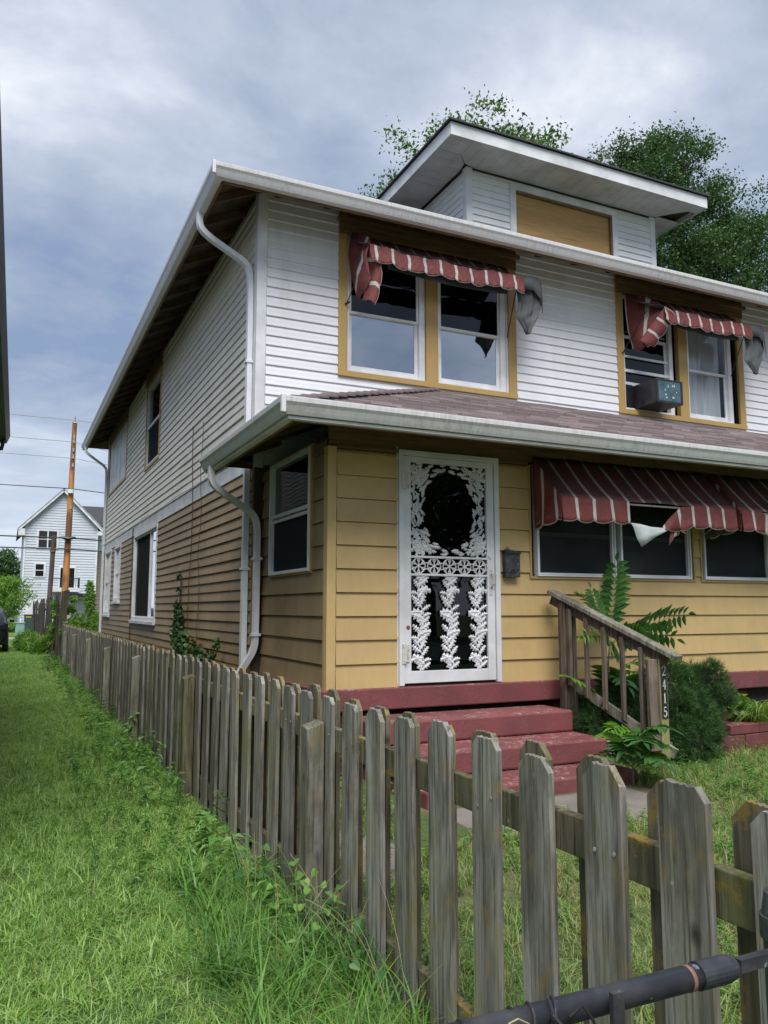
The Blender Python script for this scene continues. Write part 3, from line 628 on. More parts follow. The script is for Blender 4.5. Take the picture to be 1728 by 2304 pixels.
# boarded up opening at the back of the side wall
a, b, c, d = S_bd
m = MB(); FS.box(m, a, a+0.06, -0.03, 0.01, c, d-0.17); FS.box(m, b-0.06, b, -0.03, 0.01, c, d-0.17); FS.box(m, a+0.06, b-0.06, -0.034, 0.01, c, c+0.05); w = m.build('boarded_window', 'ochre_trim', house)
m = MB(); FS.box(m, a-0.03, b+0.03, -0.06, 0.01, d-0.168, d+0.12); m.build('header', 'header_wood', w)
n = 9
for i in range(n):
    m = MB(); q0 = a+0.065+(b-a-0.13)*i/n; q1 = a+0.065+(b-a-0.13)*(i+1)/n-0.02; FS.box(m, q0, q1, -0.012-0.004*(i % 2), 0.008, c+0.055, d-0.175); m.build('board', 'white_trim', w)
# porch windows
def porch_window(h, lights, bar):
    a, b, c, d = h
    m = MB(); frame(m, FP, a, b, c, d, 0.022, -0.03, 0.012); w = m.build('window', 'ochre_trim', house); room(FP, (a+0.04, b-0.04, c+0.04, d-0.04), w)
    for i, (s0, s1) in enumerate(lights):
        m = MB(); frame(m, FP, s0-0.035, s1+0.035, c+0.024, d-0.024, 0.016, -0.045, 0.03); frame(m, FP, s0-0.017, s1+0.017, c+0.042, d-0.042, 0.018, -0.03, 0.02); m.build('sash', 'white_metal', w, bevel=0.002)
        pane(FP, s0, s1, c+0.06, d-0.06, 0.004, 'screen', w, 'screen')
        pane(FP, s0, s1, c+0.06, d-0.06, 0.06, 'glass_porch', w)
        if bar: m = MB(); FP.box(m, s0, s1, 0.012, 0.05, bar-0.02, bar+0.02); m.build('rail', 'white_metal', w)
    return w
porch_window(PW1, [(4.66, 5.565), (5.70, 6.60)], 2.20)
porch_window(PW2, [(6.865, 7.82), (7.93, 8.87)], None)
a, b, c, d = PSW
m = MB(); frame(m, FPS, a, b, c, d, 0.02, -0.034, 0.012); w = m.build('window', 'ochre_trim', house); room(FPS, (a+0.05, b-0.05, c+0.05, d-0.05), w)
m = MB(); frame(m, FPS, a+0.02, b-0.02, c+0.02, d-0.02, 0.03, -0.05, 0.02); FPS.box(m, a+0.05, b-0.05, -0.04, 0.03, 2.385, 2.42); m.build('sash', 'white_metal', w, bevel=0.002)
m = MB(); FPS.box(m, a+0.05, b-0.05, -0.024, -0.01, 2.34, 2.37); m.build('rail', 'white_metal', w)
pane(FPS, a+0.05, b-0.05, c+0.05, 2.34, 0.0, 'screen', w, 'screen'); pane(FPS, a+0.05, b-0.05, c+0.05, 2.385, 0.012, 'glass_porch', w); pane(FPS, a+0.05, b-0.05, 2.42, d-0.05, 0.008, 'glass_porch', w)

# storm door --------------------------------------------------------------
a, b, c, d = PD
m = MB(); FP.box(m, a, a+0.05, -0.05, 0.03, 0.802, 2.90); FP.box(m, b-0.05, b, -0.05, 0.03, 0.802, 2.90); FP.box(m, a+0.05, b-0.05, -0.05, 0.03, 2.852, 2.90)
m.box((a-0.012, YP-0.026, 0.802), (a-0.001, YP+0.01, 2.93))
dr = m.build('door', 'white_trim', house, bevel=0.004); room(FP, (a+0.05, b-0.05, 0.80, 2.88), dr)
m = MB(); X0, X1, Z0, Z1 = 3.255, 4.055, 0.925, 2.795
FP.box(m, a+0.055, X0, -0.032, 0.0, 0.82, 2.848); FP.box(m, X1, b-0.055, -0.032, 0.0, 0.82, 2.848); FP.box(m, X0, X1, -0.032, 0.0, 0.82, Z0); FP.box(m, X0, X1, -0.032, 0.0, Z1, 2.848)
FP.box(m, X0, X1, -0.034, 0.0, 1.925, 1.945); FP.box(m, X0, X1, -0.034, 0.0, 1.765, 1.785)
m.build('door_frame', 'white_trim', dr, bevel=0.004)
pane(FP, X0, X1, Z0, Z1, 0.004, 'glass_porch', dr)
m = MB(); FP.box(m, 3.56, 3.75, 0.16, 0.18, 1.95, 2.79); m.build('inner_door', 'header_wood', dr)
def oak_leaf(m, x, z, L, ang, wd=0.42, bend=0.0, d=-0.02, side=1):
    """cast oak leaf lying in the door plane, ridged down its middle"""
    N = 9; Lp = []; Mp = []; Rp = []; px, pz, a_ = x, z, ang
    for i in range(N):
        t = i/(N-1); w_ = L*wd*0.5*(math.sin(PI*min(1, t*0.9+0.08))**0.7)*(1.0 if i % 2 else 0.36)
        if i == N-1: w_ = 0.001
        nx, nz = -math.sin(a_), math.cos(a_); fwd = 0.16*L/ (N-1) if i % 2 else -0.1*L/(N-1)
        Lp.append((px+nx*w_+math.cos(a_)*fwd*2, YP+d+0.004, pz+nz*w_+math.sin(a_)*fwd*2)); Rp.append((px-nx*w_+math.cos(a_)*fwd*2, YP+d+0.004, pz-nz*w_+math.sin(a_)*fwd*2))
        Mp.append((px, YP+d-0.007, pz)); a_ += bend/(N-1); px += math.cos(a_)*L/(N-1); pz += math.sin(a_)*L/(N-1)
    m.grid([Lp, Mp, Rp]); m.grid([Rp, [(p[0], YP+d+0.008, p[2]) for p in Mp], Lp])
def clampx(m, x0, x1, z0, z1):
    m.v = [(min(max(p[0], x0), x1), p[1], min(max(p[2], z0), z1)) for p in m.v]
def vine(cx):
    m = MB(); z0 = 0.935; H = 0.825; pts = [(cx+0.030*math.sin(t*4*PI+0.8), YP-0.022, z0+H*t) for t in np.linspace(0, 1, 34)]
    m.tube(pts, 0.006, 6)
    k = 0
    for t in np.linspace(0.0, 0.96, 15):
        x = cx+0.030*math.sin(t*4*PI+0.8); z = z0+H*t; sl = 0.25*math.cos(t*4*PI+0.8)
        for sd in (-1, 1):
            reach = 0.1-sd*(x-cx); an = PI/2-sd*(0.95+0.2*math.sin(k*2.1))-sl
            oak_leaf(m, x, z+0.014*sd, reach*1.12, an, 0.62, sd*0.9*math.cos(k*0.9), d=-0.020-0.002*(k % 3))
            k += 1
    clampx(m, cx-0.1, cx+0.1, 0.926, 1.764); return m
for cx in (3.355, 3.655, 3.953): vine(cx).build('vine_grille', 'white_trim', dr)
m = MB(); cxm, czm = (X0+X1)/2, (1.945+Z1)/2
RL = random.Random(77); cnt = 0; pts_ = []
while cnt < 235:
    x = RL.uniform(X0+0.012, X1-0.012); z = RL.uniform(1.957, Z1-0.012); q = abs((x-cxm)/0.272)**2.5+abs((z-czm)/0.355)**2.2
    if q < 1.0: continue
    if any((x-p[0])**2+(z-p[1])**2 < 0.019**2 for p in pts_): cnt += 0.05; continue
    pts_.append((x, z)); tg = math.atan2((z-czm)*1.0, (x-cxm)); sg = 1 if RL.random() < 0.5 else -1
    oak_leaf(m, x, z, RL.uniform(0.045, 0.075), tg+sg*RL.uniform(1.0, 1.9), 0.62, sg*RL.uniform(0.2, 0.9), d=-0.018-0.002*(len(pts_) % 4)); cnt += 1
for sx in (-1, 1):
    for sz in (-1, 1):
        qx, qz = cxm+sx*0.295, czm+sz*0.315
        for da in (-0.9, -0.3, 0.3, 0.9): oak_leaf(m, qx, qz, 0.125, math.atan2(sz*0.9, sx)+da, 0.5, 0.3)
        for da in (-1.9, 1.9): oak_leaf(m, qx, qz, 0.14, math.atan2(sz, sx)+da, 0.46, -0.5*da/1.9)
        for ox, oz in ((0.05, -0.03), (-0.02, 0.05)):
            m.tube([(qx-sx*ox*0.9+0.026*math.cos(t), YP-0.026, qz-sz*oz*0.9-sz*0.02+0.026*math.sin(t)) for t in np.linspace(0, 2*PI, 13)], 0.0065, 5)
    for zz in (-0.1, 0.1): m.tube([(cxm+sx*(0.37-0.05*math.cos(t)), YP-0.02, czm+zz+0.06*math.sin(t)) for t in np.linspace(-1.6, 1.9, 10)], 0.007, 5)
clampx(m, X0, X1, 1.945, Z1); props(m.build('wreath_grille', 'white_trim', dr), kind='stuff')
m = MB(); zc_ = 1.855
for k in range(5):
    cx = X0+0.08+0.16*k
    m.tube([(cx+0.068*math.cos(t), YP-0.02, zc_+0.068*math.sin(t)) for t in np.linspace(0, 2*PI, 17)], 0.0055, 5)
    for q in range(6):
        t = q*PI/3+PI/6; m.tube([(cx, YP-0.02, zc_), (cx+0.05*math.cos(t), YP-0.022, zc_+0.05*math.sin(t))], 0.006, 5)
        m.tube([(cx+0.05*math.cos(t)+0.012*math.cos(s_), YP-0.022, zc_+0.05*math.sin(t)+0.012*math.sin(s_)) for s_ in np.linspace(0, 2*PI, 7)], 0.005, 4)
for k in range(6):
    cx = X0+0.16*k
    for sg in (-1, 1): m.tube([(cx+0.05*math.cos(t), YP-0.02, zc_+sg*(0.072-0.045*math.sin(t))) for t in np.linspace(0, PI, 9)], 0.005, 5)
clampx(m, X0, X1, 1.786, 1.924); m.build('scroll_grille', 'white_trim', dr)
for zz in (2.62, 1.08):
    m = MB(); FP.box(m, 3.155, 3.185, -0.060, -0.051, zz-0.085, zz+0.085); FP.box(m, 3.20, 3.232, -0.041, -0.033, zz-0.075, zz+0.075)
    m.tube([(3.192, YP-0.058, zz-0.07), (3.192, YP-0.058, zz+0.07)], 0.008, 8)
    for q in (-0.06, 0, 0.06): m.tube([(3.17, YP-0.064, zz+q), (3.17, YP-0.059, zz+q)], 0.006, 6)
    m.build('hinge', 'hinge', dr)
m = MB(); m.tube([(4.085, YP-0.034, 1.955), (4.085, YP-0.046, 1.955)], 0.018, 12); m.build('lock', 'white_metal', dr)
m = MB(); m.tube([(4.092, YP-0.036, 1.80), (4.095, YP-0.075, 1.79), (4.097, YP-0.078, 1.70), (4.092, YP-0.038, 1.665)], 0.008, 6); FP.box(m, 4.078, 4.108, -0.038, -0.033, 1.60, 1.83); m.build('handle', 'hinge', dr)
m = MB(); m.tube([(3.222, YP-0.0325, 1.305), (3.222, YP-0.0335, 1.305)], 0.02, 10); m.build('rust_spot', 'rust', dr)

# roofs and eaves -----------------------------------------------------------
def quadslab(m, q, t):     # thick sheet: q four points, thickness t straight down
    lo = [(p[0], p[1], p[2]-t) for p in q]; m.add(lo+list(q), [(0, 3, 2, 1), (4, 5, 6, 7), (0, 1, 5, 4), (1, 2, 6, 5), (2, 3, 7, 6), (3, 0, 4, 7)])
EX, EY, EZ, SL = 1.80, 7.72, 5.985, 0.50           # roof edge of the main house
EX2, EY2 = 12.75, 23.35
half = (EX2-EX)/2; RZ = EZ+SL*half; r0 = ((EX+EX2)/2, EY+half, RZ); r1 = ((EX+EX2)/2, EY2-half, RZ)
A, B, C_, D = (EX-0.03, EY-0.03, EZ-0.01), (EX2, EY-0.03, EZ-0.01), (EX2, EY2, EZ-0.01), (EX-0.03, EY2, EZ-0.01)
m = MB(); m.add([A, B, C_, D, r0, r1], [(0, 1, 4), (1, 2, 5, 4), (2, 3, 5), (3, 0, 4, 5)]); m.build('roof', 'shingle_dark', house)
m = MB(); k = 0.03; m.add([(p[0], p[1], p[2]-k) for p in (A, B, C_, D, r0, r1)], [(4, 1, 0), (4, 5, 2, 1), (5, 3, 2), (5, 4, 0, 3)]); m.build('roof_deck', 'rafter_wood', house)
raft = MB(); raft.hexa([(-0.022, 0, -0.115), (0.022, 0, -0.115), (0.022, 0.62, 0.62*SL-0.13), (-0.022, 0.62, 0.62*SL-0.13), (-0.022, 0, -0.04), (0.022, 0, -0.04), (0.022, 0.62, 0.62*SL-0.04), (-0.022, 0.62, 0.62*SL-0.04)])
rm = raft.mesh('rafter', 'rafter_wood')
yy = YM-0.05
while yy < EY2-0.3:
    place(rm, 'rafter', house, (EX+0.02, yy, EZ), (0, 0, -PI/2)); yy += 0.585
xx = EX+0.75
while xx < XE: place(rm, 'rafter', house, (xx, EY+0.02, EZ)); xx += 0.6
m = MB(); m.hexa([(EX+0.02, EY-0.0, EZ-0.12), (EX+0.06, EY-0.0, EZ-0.12), (XM+0.03, YM-0.04, EZ+0.17), (XM-0.02, YM, EZ+0.17), (EX+0.02, EY, EZ-0.04), (EX+0.06, EY, EZ-0.04), (XM+0.03, YM-0.04, EZ+0.27), (XM-0.02, YM, EZ+0.27)]); m.build('hip_rafter', 'rafter_wood', house)
# blocking between the rafters above the side wall
m = MB(); m.box((XM+0.0, YM+0.05, 6.155), (XM+0.03, YB, 6.30)); m.box((XM+0.05, YM+0.0, 6.175), (XE, YM+0.03, 6.30)); m.build('blocking', 'header_wood', house)
# fascia
m = MB(); m.box((EX-0.004, EY+0.02, EZ-0.145), (EX+0.016, EY2-0.02, EZ-0.035)); m.box((EX+0.02, EY-0.004, EZ-0.145), (EX2, EY+0.016, EZ-0.035)); m.build('fascia', 'header_wood', house)
KP = [(0.0, 0.0), (0.0, -0.125), (-0.075, -0.125), (-0.088, -0.10), (-0.105, -0.06), (-0.122, -0.035), (-0.125, -0.005), (-0.125, 0.006), (-0.113, 0.006), (-0.113, -0.008), (-0.095, -0.06), (-0.075, -0.112), (-0.012, -0.112), (-0.012, 0.0)]
def gutter(path, z, prof, parent, name='gutter'):
    """horizontal path [(x,y,outward normal before, after)], mitred; prof = (offset outward negative, z)"""
    m = MB(); k = len(prof); V = []
    for i, (x, y) in enumerate(path):
        def nrm(p, q): d = Vector((q[0]-p[0], q[1]-p[1])).normalized(); return Vector((-d.y, d.x))
        n0 = nrm(path[max(i-1, 0)], path[max(i-1, 0)+1]); n1 = nrm(path[min(i, len(path)-2)], path[min(i, len(path)-2)+1])
        b_ = (n0+n1).normalized(); c_ = b_.dot(n0)
        V += [(x+b_.x*a/c_, y+b_.y*a/c_, z+h) for a, h in prof]
    n = len(path); F = [(i*k+j, i*k+(j+1) % k, (i+1)*k+(j+1) % k, (i+1)*k+j) for i in range(n-1) for j in range(k)]
    F += [tuple(range(k))[::-1], tuple(range((n-1)*k, n*k))]
    m.add(V, F); return m.build(name, 'gutter', parent)
# paths run so that the outward side is to the right -> profile offsets are negative of the left normal
gutter([(EX-0.006, EY2-0.02), (EX-0.006, EY-0.006), (EX2, EY-0.006)], EZ+0.0, KP, house)
m = MB(); m.box((EX-0.135, EY-0.135, EZ-0.127), (EX-0.10, EY-0.10, EZ+0.012)); m.build('gutter_corner', 'gutter', house, bevel=0.006)
# porch roof
PX, PY, PZ = 1.895, 5.625, 3.035; ps = 0.402
pk = (PX+(YM-PY), YM, PZ+ps*(YM-PY)); PXE = 12.6
m = MB(); t_ = 0.025
m.add([(PX-0.02, PY-0.02, PZ-0.02), (PXE, PY-0.02, PZ-0.02), (PXE, YM-0.005, pk[2]-0.02), (pk[0], YM-0.005, pk[2]-0.02), (PX-0.02, YM-0.005, PZ-0.02)], [(0, 1, 2, 3), (0, 3, 4)])
m.build('porch_roof_deck', 'rafter_wood', house)
m = MB(); m.box((PX, YM-0.02, PZ-0.06), (XM-0.03, YM+0.0, PZ+0.02)); m.add([(PX, YM+0.0, PZ+0.0), (XM-0.02, YM+0.0, PZ+0.0), (XM-0.02, YM, PZ+ps*(XM-PX))], [(0, 1, 2), (2, 1, 0)]); m.build('porch_roof_end', 'rafter_wood', house)
sh = MB()
slen = math.hypot(1, ps)
def shingles_front():
    rows = 25; st = (YM-PY+0.03)/rows
    for r in range(rows):
        y0 = PY-0.03+r*st; y1 = y0+st*1.15; z0 = PZ+ps*(y0-PY); z1 = PZ+ps*(y1-PY); x = PX+(y0-PY)-0.02+random.uniform(0, 0.15)
        xs = PX+(y0-PY)-0.03
        while xs < PXE:
            wd = 0.30 if xs > x else 0.15; x1 = xs+wd-0.003; j = random.uniform(0, 0.009); th = 0.018+random.uniform(0, 0.008)
            sh.hexa([(xs, y0-j, z0-0.004), (x1, y0-j, z0-0.004), (x1, y1, z1-0.012), (xs, y1, z1-0.012), (xs, y0-j, z0+th), (x1, y0-j, z0+th), (x1, y1, z1+0.0), (xs, y1, z1+0.0)])
            xs += wd
def shingles_side():
    rows = 22; st = (YM-PY+0.03)/rows
    for r in range(rows):
        x0 = PX-0.03+r*st; x1 = x0+st*1.15; z0 = PZ+ps*(x0-PX); z1 = PZ+ps*(x1-PX); y = PY+(x0-PX)
        if x0 > pk[0]: break
        ys = y
        while ys < YM-0.02:
            y1 = min(ys+0.30-0.006, YM-0.004); j = random.uniform(0, 0.006)
            sh.hexa([(x0-j, y1, z0-0.004), (x0-j, ys, z0-0.004), (x1, ys, z1-0.012), (x1, y1, z1-0.012), (x0-j, y1, z0+0.014), (x0-j, ys, z0+0.014), (x1, ys, z1), (x1, y1, z1)])
            ys += 0.30
shingles_front(); shingles_side(); props(sh.build('roof_shingles', 'shingle', house), kind='stuff')
nh = 20
for i in range(nh):       # hip cap shingles
    t0 = i/nh; t1 = (i+1.25)/nh; q0 = Vector((PX-0.02, PY-0.02, PZ)).lerp(Vector(pk), t0); q1 = Vector((PX-0.02, PY-0.02, PZ)).lerp(Vector(pk), min(1, t1))
    m = MB(); w_ = 0.12; a0, b0 = q0+Vector((-w_, w_, -0.02))*0.7, q0+Vector((w_, -w_, -0.02))*0.7; a1, b1 = q1+Vector((-w_, w_, -0.02))*0.7, q1+Vector((w_, -w_, -0.02))*0.7
    up0 = Vector((0, 0, 0.038)); up1 = Vector((0, 0, 0.022)); V = [a0+up0, q0+up0*1.25, b0+up0, a1+up1, q1+up1*1.25, b1+up1]; V += [v-Vector((0, 0, 0.014)) for v in V]
    m.add(V, [(0, 1, 4, 3), (1, 2, 5, 4), (6, 9, 10, 7), (7, 10, 11, 8), (0, 6, 7, 1), (1, 7, 8, 2), (3, 4, 10, 9), (4, 5, 11, 10), (0, 3, 9, 6), (2, 8, 11, 5)]); m.build('hip_shingle', 'shingle', house)
KP2 = [(a*1.02, h*0.98) for a, h in KP]
gutter([(PX-0.006, YM-0.004), (PX-0.006, PY-0.006), (PXE, PY-0.006)], PZ+0.0, KP2, house)
m = MB(); m.box((PX-0.137, PY-0.137, PZ-0.124), (PX-0.10, PY-0.10, PZ+0.014)); m.build('gutter_corner', 'gutter', house, bevel=0.006)
m = MB(); m.box((PX-0.002, PY+0.02, PZ-0.155), (PX+0.02, YM-0.01, PZ-0.03)); m.box((PX+0.02, PY-0.002, PZ-0.155), (PXE, PY+0.02, PZ-0.03)); m.build('fascia', 'header_wood', house)
m = MB(); m.box((PX-0.06, PY+0.02, PZ-0.150), (PX-0.004, YM-0.01, PZ-0.128)); m.box((PX-0.06, PY-0.06, PZ-0.1505), (PXE, PY-0.004, PZ-0.1285)); m.build('drip_edge', 'white_trim', house)
xx = PX+0.5
while xx < XE:
    m = MB(); m.hexa([(xx-0.02, PY+0.02, PZ-0.125), (xx+0.02, PY+0.02, PZ-0.125), (xx+0.02, YP, PZ+0.18), (xx-0.02, YP, PZ+0.18), (xx-0.02, PY+0.02, PZ-0.03), (xx+0.02, PY+0.02, PZ-0.03), (xx+0.02, YP, PZ+0.27), (xx-0.02, YP, PZ+0.27)]); m.build('rafter', 'rafter_wood', house); xx += 0.6
for yy in np.arange(6.1, 8.2, 0.55):
    m = MB(); m.hexa([(PX+0.02, yy+0.02, PZ-0.125), (PX+0.02, yy-0.02, PZ-0.125), (XP, yy-0.02, PZ+0.11), (XP, yy+0.02, PZ+0.11), (PX+0.02, yy+0.02, PZ-0.03), (PX+0.02, yy-0.02, PZ-0.03), (XP, yy-0.02, PZ+0.2), (XP, yy+0.02, PZ+0.2)]); m.build('rafter', 'rafter_wood', house)
# dormer -------------------------------------------------------------------
DX0, DX1 = 5.53, 8.95; dzb, dzt = 6.55, 7.56; DYB = 11.4
FX0, FX1, FY, FZ0, FZ1 = 4.93, 9.50, 8.40, 7.62, 7.80
DW = (6.23, 8.20, 6.60, 7.56)
core_wall(FD, DX0, DX1, dzb-0.2, 7.78, [(6.30, 8.13, 6.66, 7.46)], house, name='dormer_wall')
m = MB(); m.box((DX0, YD+0.12, dzb-0.2), (DX0+0.1, DYB, 7.78)); m.box((DX1-0.1, YD+0.12, dzb-0.2), (DX1, DYB, 7.78)); m.build('dormer_wall', 'core', house)
siding(FD, DX0+0.06, DX1-0.06, dzb, 7.60, 0.100, [inset(DW, 0.02)], VF, 'dormer_siding_board', house)
siding(Face('side', DX0), YD+0.06, DYB, dzb, 7.60, 0.100, [], VDS, 'dormer_siding_board', house)
for x0, x1 in ((DX0-0.025, DX0+0.075), (DX1-0.075, DX1+0.025)):
    m = MB(); m.box((x0, YD-0.028, dzb-0.1), (x1, YD+0.008, 7.62)); m.box((x0 if x0 < 7 else x1-0.03, YD+0.008, dzb-0.1), (x0+0.03 if x0 < 7 else x1, YD+0.08, 7.62)); m.build('corner_trim', 'white_trim', house, bevel=0.003)
m = MB(); a, b, c, d = DW; FD.box(m, a, a+0.10, -0.04, 0.012, c, d-0.10); FD.box(m, b-0.10, b, -0.04, 0.012, c, d-0.10); FD.box(m, a, b, -0.04, 0.012, d-0.098, d)
w = m.build('boarded_window', 'white_trim', house, bevel=0.004)
m = MB(); FD.box(m, a+0.101, b-0.101, 0.012, 0.03, c, d-0.10); m.build('plywood_panel', 'plywood', w)
m = MB(); FD.box(m, b-0.135, b-0.102, -0.03, 0.01, c, d-0.103); FD.box(m, a+0.103, b-0.137, -0.02, 0.01, d-0.135, d-0.103); m.build('stop', 'header_wood', w)
# fascia boards and strip soffit
m = MB(); m.box((FX0, FY, FZ0), (FX1, FY+0.025, FZ1)); m.box((FX0, FY+0.026, FZ0+0.001), (FX0+0.025, DYB, FZ1)); m.box((FX1-0.025, FY+0.026, FZ0+0.001), (FX1, DYB, FZ1)); m.build('fascia', 'white_trim', house, bevel=0.003)
sz = FZ0+0.012; nstr = 26; sw = (FX1-FX0-0.06)/nstr
for i in range(nstr):
    x0 = FX0+0.03+i*sw; jz = random.uniform(-0.002, 0.002); y1 = YD-0.004
    # mitre at the two corners
    ya0 = min(y1, FY+0.03+max(0, 0)); m = MB()
    f0 = max(0, min(1, (x0-FX0)/(DX0-FX0))); f1 = max(0, min(1, (x0+sw-FX0)/(DX0-FX0)))
    g0 = max(0, min(1, (FX1-x0)/(FX1-DX1))); g1 = max(0, min(1, (FX1-x0-sw)/(FX1-DX1)))
    e0 = FY+0.03+(y1-FY-0.03)*min(f0, g0); e1 = FY+0.03+(y1-FY-0.03)*min(f1, g1)
    if e0-FY < 0.05 and e1-FY < 0.05: continue
    xa, xb = x0+0.003, x0+sw-0.003; s0 = FY+0.027
    m.hexa([(xa, s0, sz+jz), (xb, s0, sz+jz), (xb, e1, sz+jz), (xa, e0, sz+jz), (xa, s0, sz+0.012+jz), (xb, s0, sz+0.012+jz), (xb, e1, sz+0.012+jz), (xa, e0, sz+0.012+jz)])
    m.box((xb-0.002, s0, sz-0.005+jz), (xb+0.004, min(e0, e1)-0.01, sz+0.004)) if min(e0, e1)-0.02 > s0 else None
    m.build('soffit_strip', 'white_trim', house)
for side_ in (0, 1):
    xo, xi = (FX0+0.027, DX0-0.03) if side_ == 0 else (FX1-0.027, DX1+0.03)
    for i in range(17):
        y0 = FY+0.05+i*0.17; y1 = y0+0.164; jz = random.uniform(-0.002, 0.002)
        def xin(y): t = max(0, min(1, (y-FY)/(YD-FY))); return xo+(xi-xo)*t
        if side_ == 1 and i in (1, 2): continue       # missing strips at the right corner
        m = MB(); q = [(xo, y0), (xin(y0), y0), (xin(y1), y1), (xo, y1)]
        m.add([(p[0], p[1], sz+jz) for p in q]+[(p[0], p[1], sz+0.012+jz) for p in q], [(0, 3, 2, 1), (4, 5, 6, 7), (0, 1, 5, 4), (1, 2, 6, 5), (2, 3, 7, 6), (3, 0, 4, 7)]); m.build('soffit_strip', 'white_trim', house)
m = MB(); m.box((FX0+0.03, FY+0.03, 7.70), (FX1-0.03, DYB, 7.72)); m.build('dormer_ceiling', 'rafter_wood', house)
dr0 = Vector(((FX0+FX1)/2, FY+1.9, FZ1+0.02+0.28*1.9)); dr1 = Vector(((FX0+FX1)/2, 13.0, FZ1+0.02+0.28*1.9)); e = 0.04
V = [(FX0-e, FY-e, FZ1+0.004), (FX1+e, FY-e, FZ1+0.004), (FX1+e, 13.0, FZ1+0.004), (FX0-e, 13.0, FZ1+0.004), tuple(dr0), tuple(dr1)]
V2 = [(p[0], p[1], p[2]+0.022) for p in V]
m = MB(); m.add(V+V2, [(4, 1, 0), (4, 5, 2, 1), (5, 4, 0, 3), (6, 7, 10), (7, 8, 11, 10), (9, 6, 10, 11), (0, 1, 7, 6), (1, 2, 8, 7), (3, 0, 6, 9)]); m.build('dormer_roof', 'shingle_dark', house)
# porch foundation: red slab over painted brick
m = MB(); m.box((XP-0.075, YP-0.065, 0.612), (XE, YM-0.02, 0.795)); m.build('porch_slab', 'red', house, bevel=0.012)
m = MB(); m.box((XP+0.02, YP+0.06, -0.15), (XE-0.1, YM-0.05, 0.60)); m.build('foundation', 'mulch', house)
bm_ = MB(); bm_.box((0, 0, 0), (0.19, 0.09, 0.056)); bme = bm_.mesh('brick', 'brick')
for r in range(10):
    z = 0.0+r*0.062-0.03
    for i in range(11):
        place(bme, 'brick', house, (XP-0.02+random.uniform(-0.004, 0.004), YP+0.02+(i*0.2+(0.1 if r % 2 else 0)), z), (0, 0, 0), (0.474, 2.1, 1)) if i < 10 else None
    for i in range(3 if r < 9 else 3): place(bme, 'brick', house, (XP-0.015+i*0.2, YP-0.012+random.uniform(-0.004, 0.004), z))
    for i in range(13): place(bme, 'brick', house, (4.7+i*0.2+(0.1 if r % 2 else 0), YP-0.012+random.uniform(-0.004, 0.004), z))
# downspouts ------------------------------------------------------------------
SP = [(-0.036, -0.026), (-0.020, -0.026), (-0.016, -0.021), (-0.008, -0.021), (-0.004, -0.026), (0.004, -0.026), (0.008, -0.021), (0.016, -0.021), (0.020, -0.026), (0.036, -0.026),
      (0.036, 0.026), (-0.036, 0.026)]
def curvepts(pts, r=0.10, n=5):
    pts = [Vector(p) for p in pts]; out = [pts[0]]
    for i in range(1, len(pts)-1):
        a, b, c = pts[i-1], pts[i], pts[i+1]; ra = min(r, (b-a).length*0.45); rc = min(r, (c-b).length*0.45); p = b+(a-b).normalized()*ra; q = b+(c-b).normalized()*rc
        for k in range(n+1): t = k/n; out.append(p*(1-t)**2+b*2*t*(1-t)+q*t*t)
    out.append(pts[-1]); return out
def spout(pts, side, r, straps):
    m = MB(); m.sweep(curvepts(pts, r), [(a*1.1, b*1.1) for a, b in SP], side); o = m.build('downspout', 'white_metal', house)
    for q in straps:
        s = MB(); s.box((q[0]-0.045, q[1]-0.047, q[2]-0.014), (q[0]+0.05, q[1]+0.047, q[2]+0.014)); s.build('strap', 'white_metal', o)
    return o
xw = XM-0.062
spout([(1.735, 8.52, 5.875), (1.735, 8.50, 5.70), (1.84, 8.49, 5.60), (xw-0.02, 8.43, 5.33), (xw, 8.43, 5.12), (xw, 8.42, 3.6), (xw, 8.42, 0.2)], (0, 1, 0), 0.12, [(xw, 8.42, 4.2), (xw, 8.42, 1.9)])
spout([(1.83, 8.02, 2.92), (1.83, 8.02, 2.75), (1.95, 8.04, 2.66), (2.33, 8.21, 2.48), (2.385, 8.23, 2.36), (2.385, 8.23, 1.3), (2.385, 8.24, 1.05), (2.24, 8.30, 0.80), (2.2, 8.32, 0.72)], (0, 1, 0), 0.10, [(2.385, 8.23, 2.0), (2.385, 8.23, 1.2)])
spout([(1.735, 22.6, 5.875), (1.735, 22.6, 5.70), (1.85, 22.6, 5.60), (xw-0.02, 22.74, 5.33), (xw, 22.74, 5.15), (xw, 22.74, 0.2)], (0, 1, 0), 0.12, [(xw, 22.74, 3.2)])

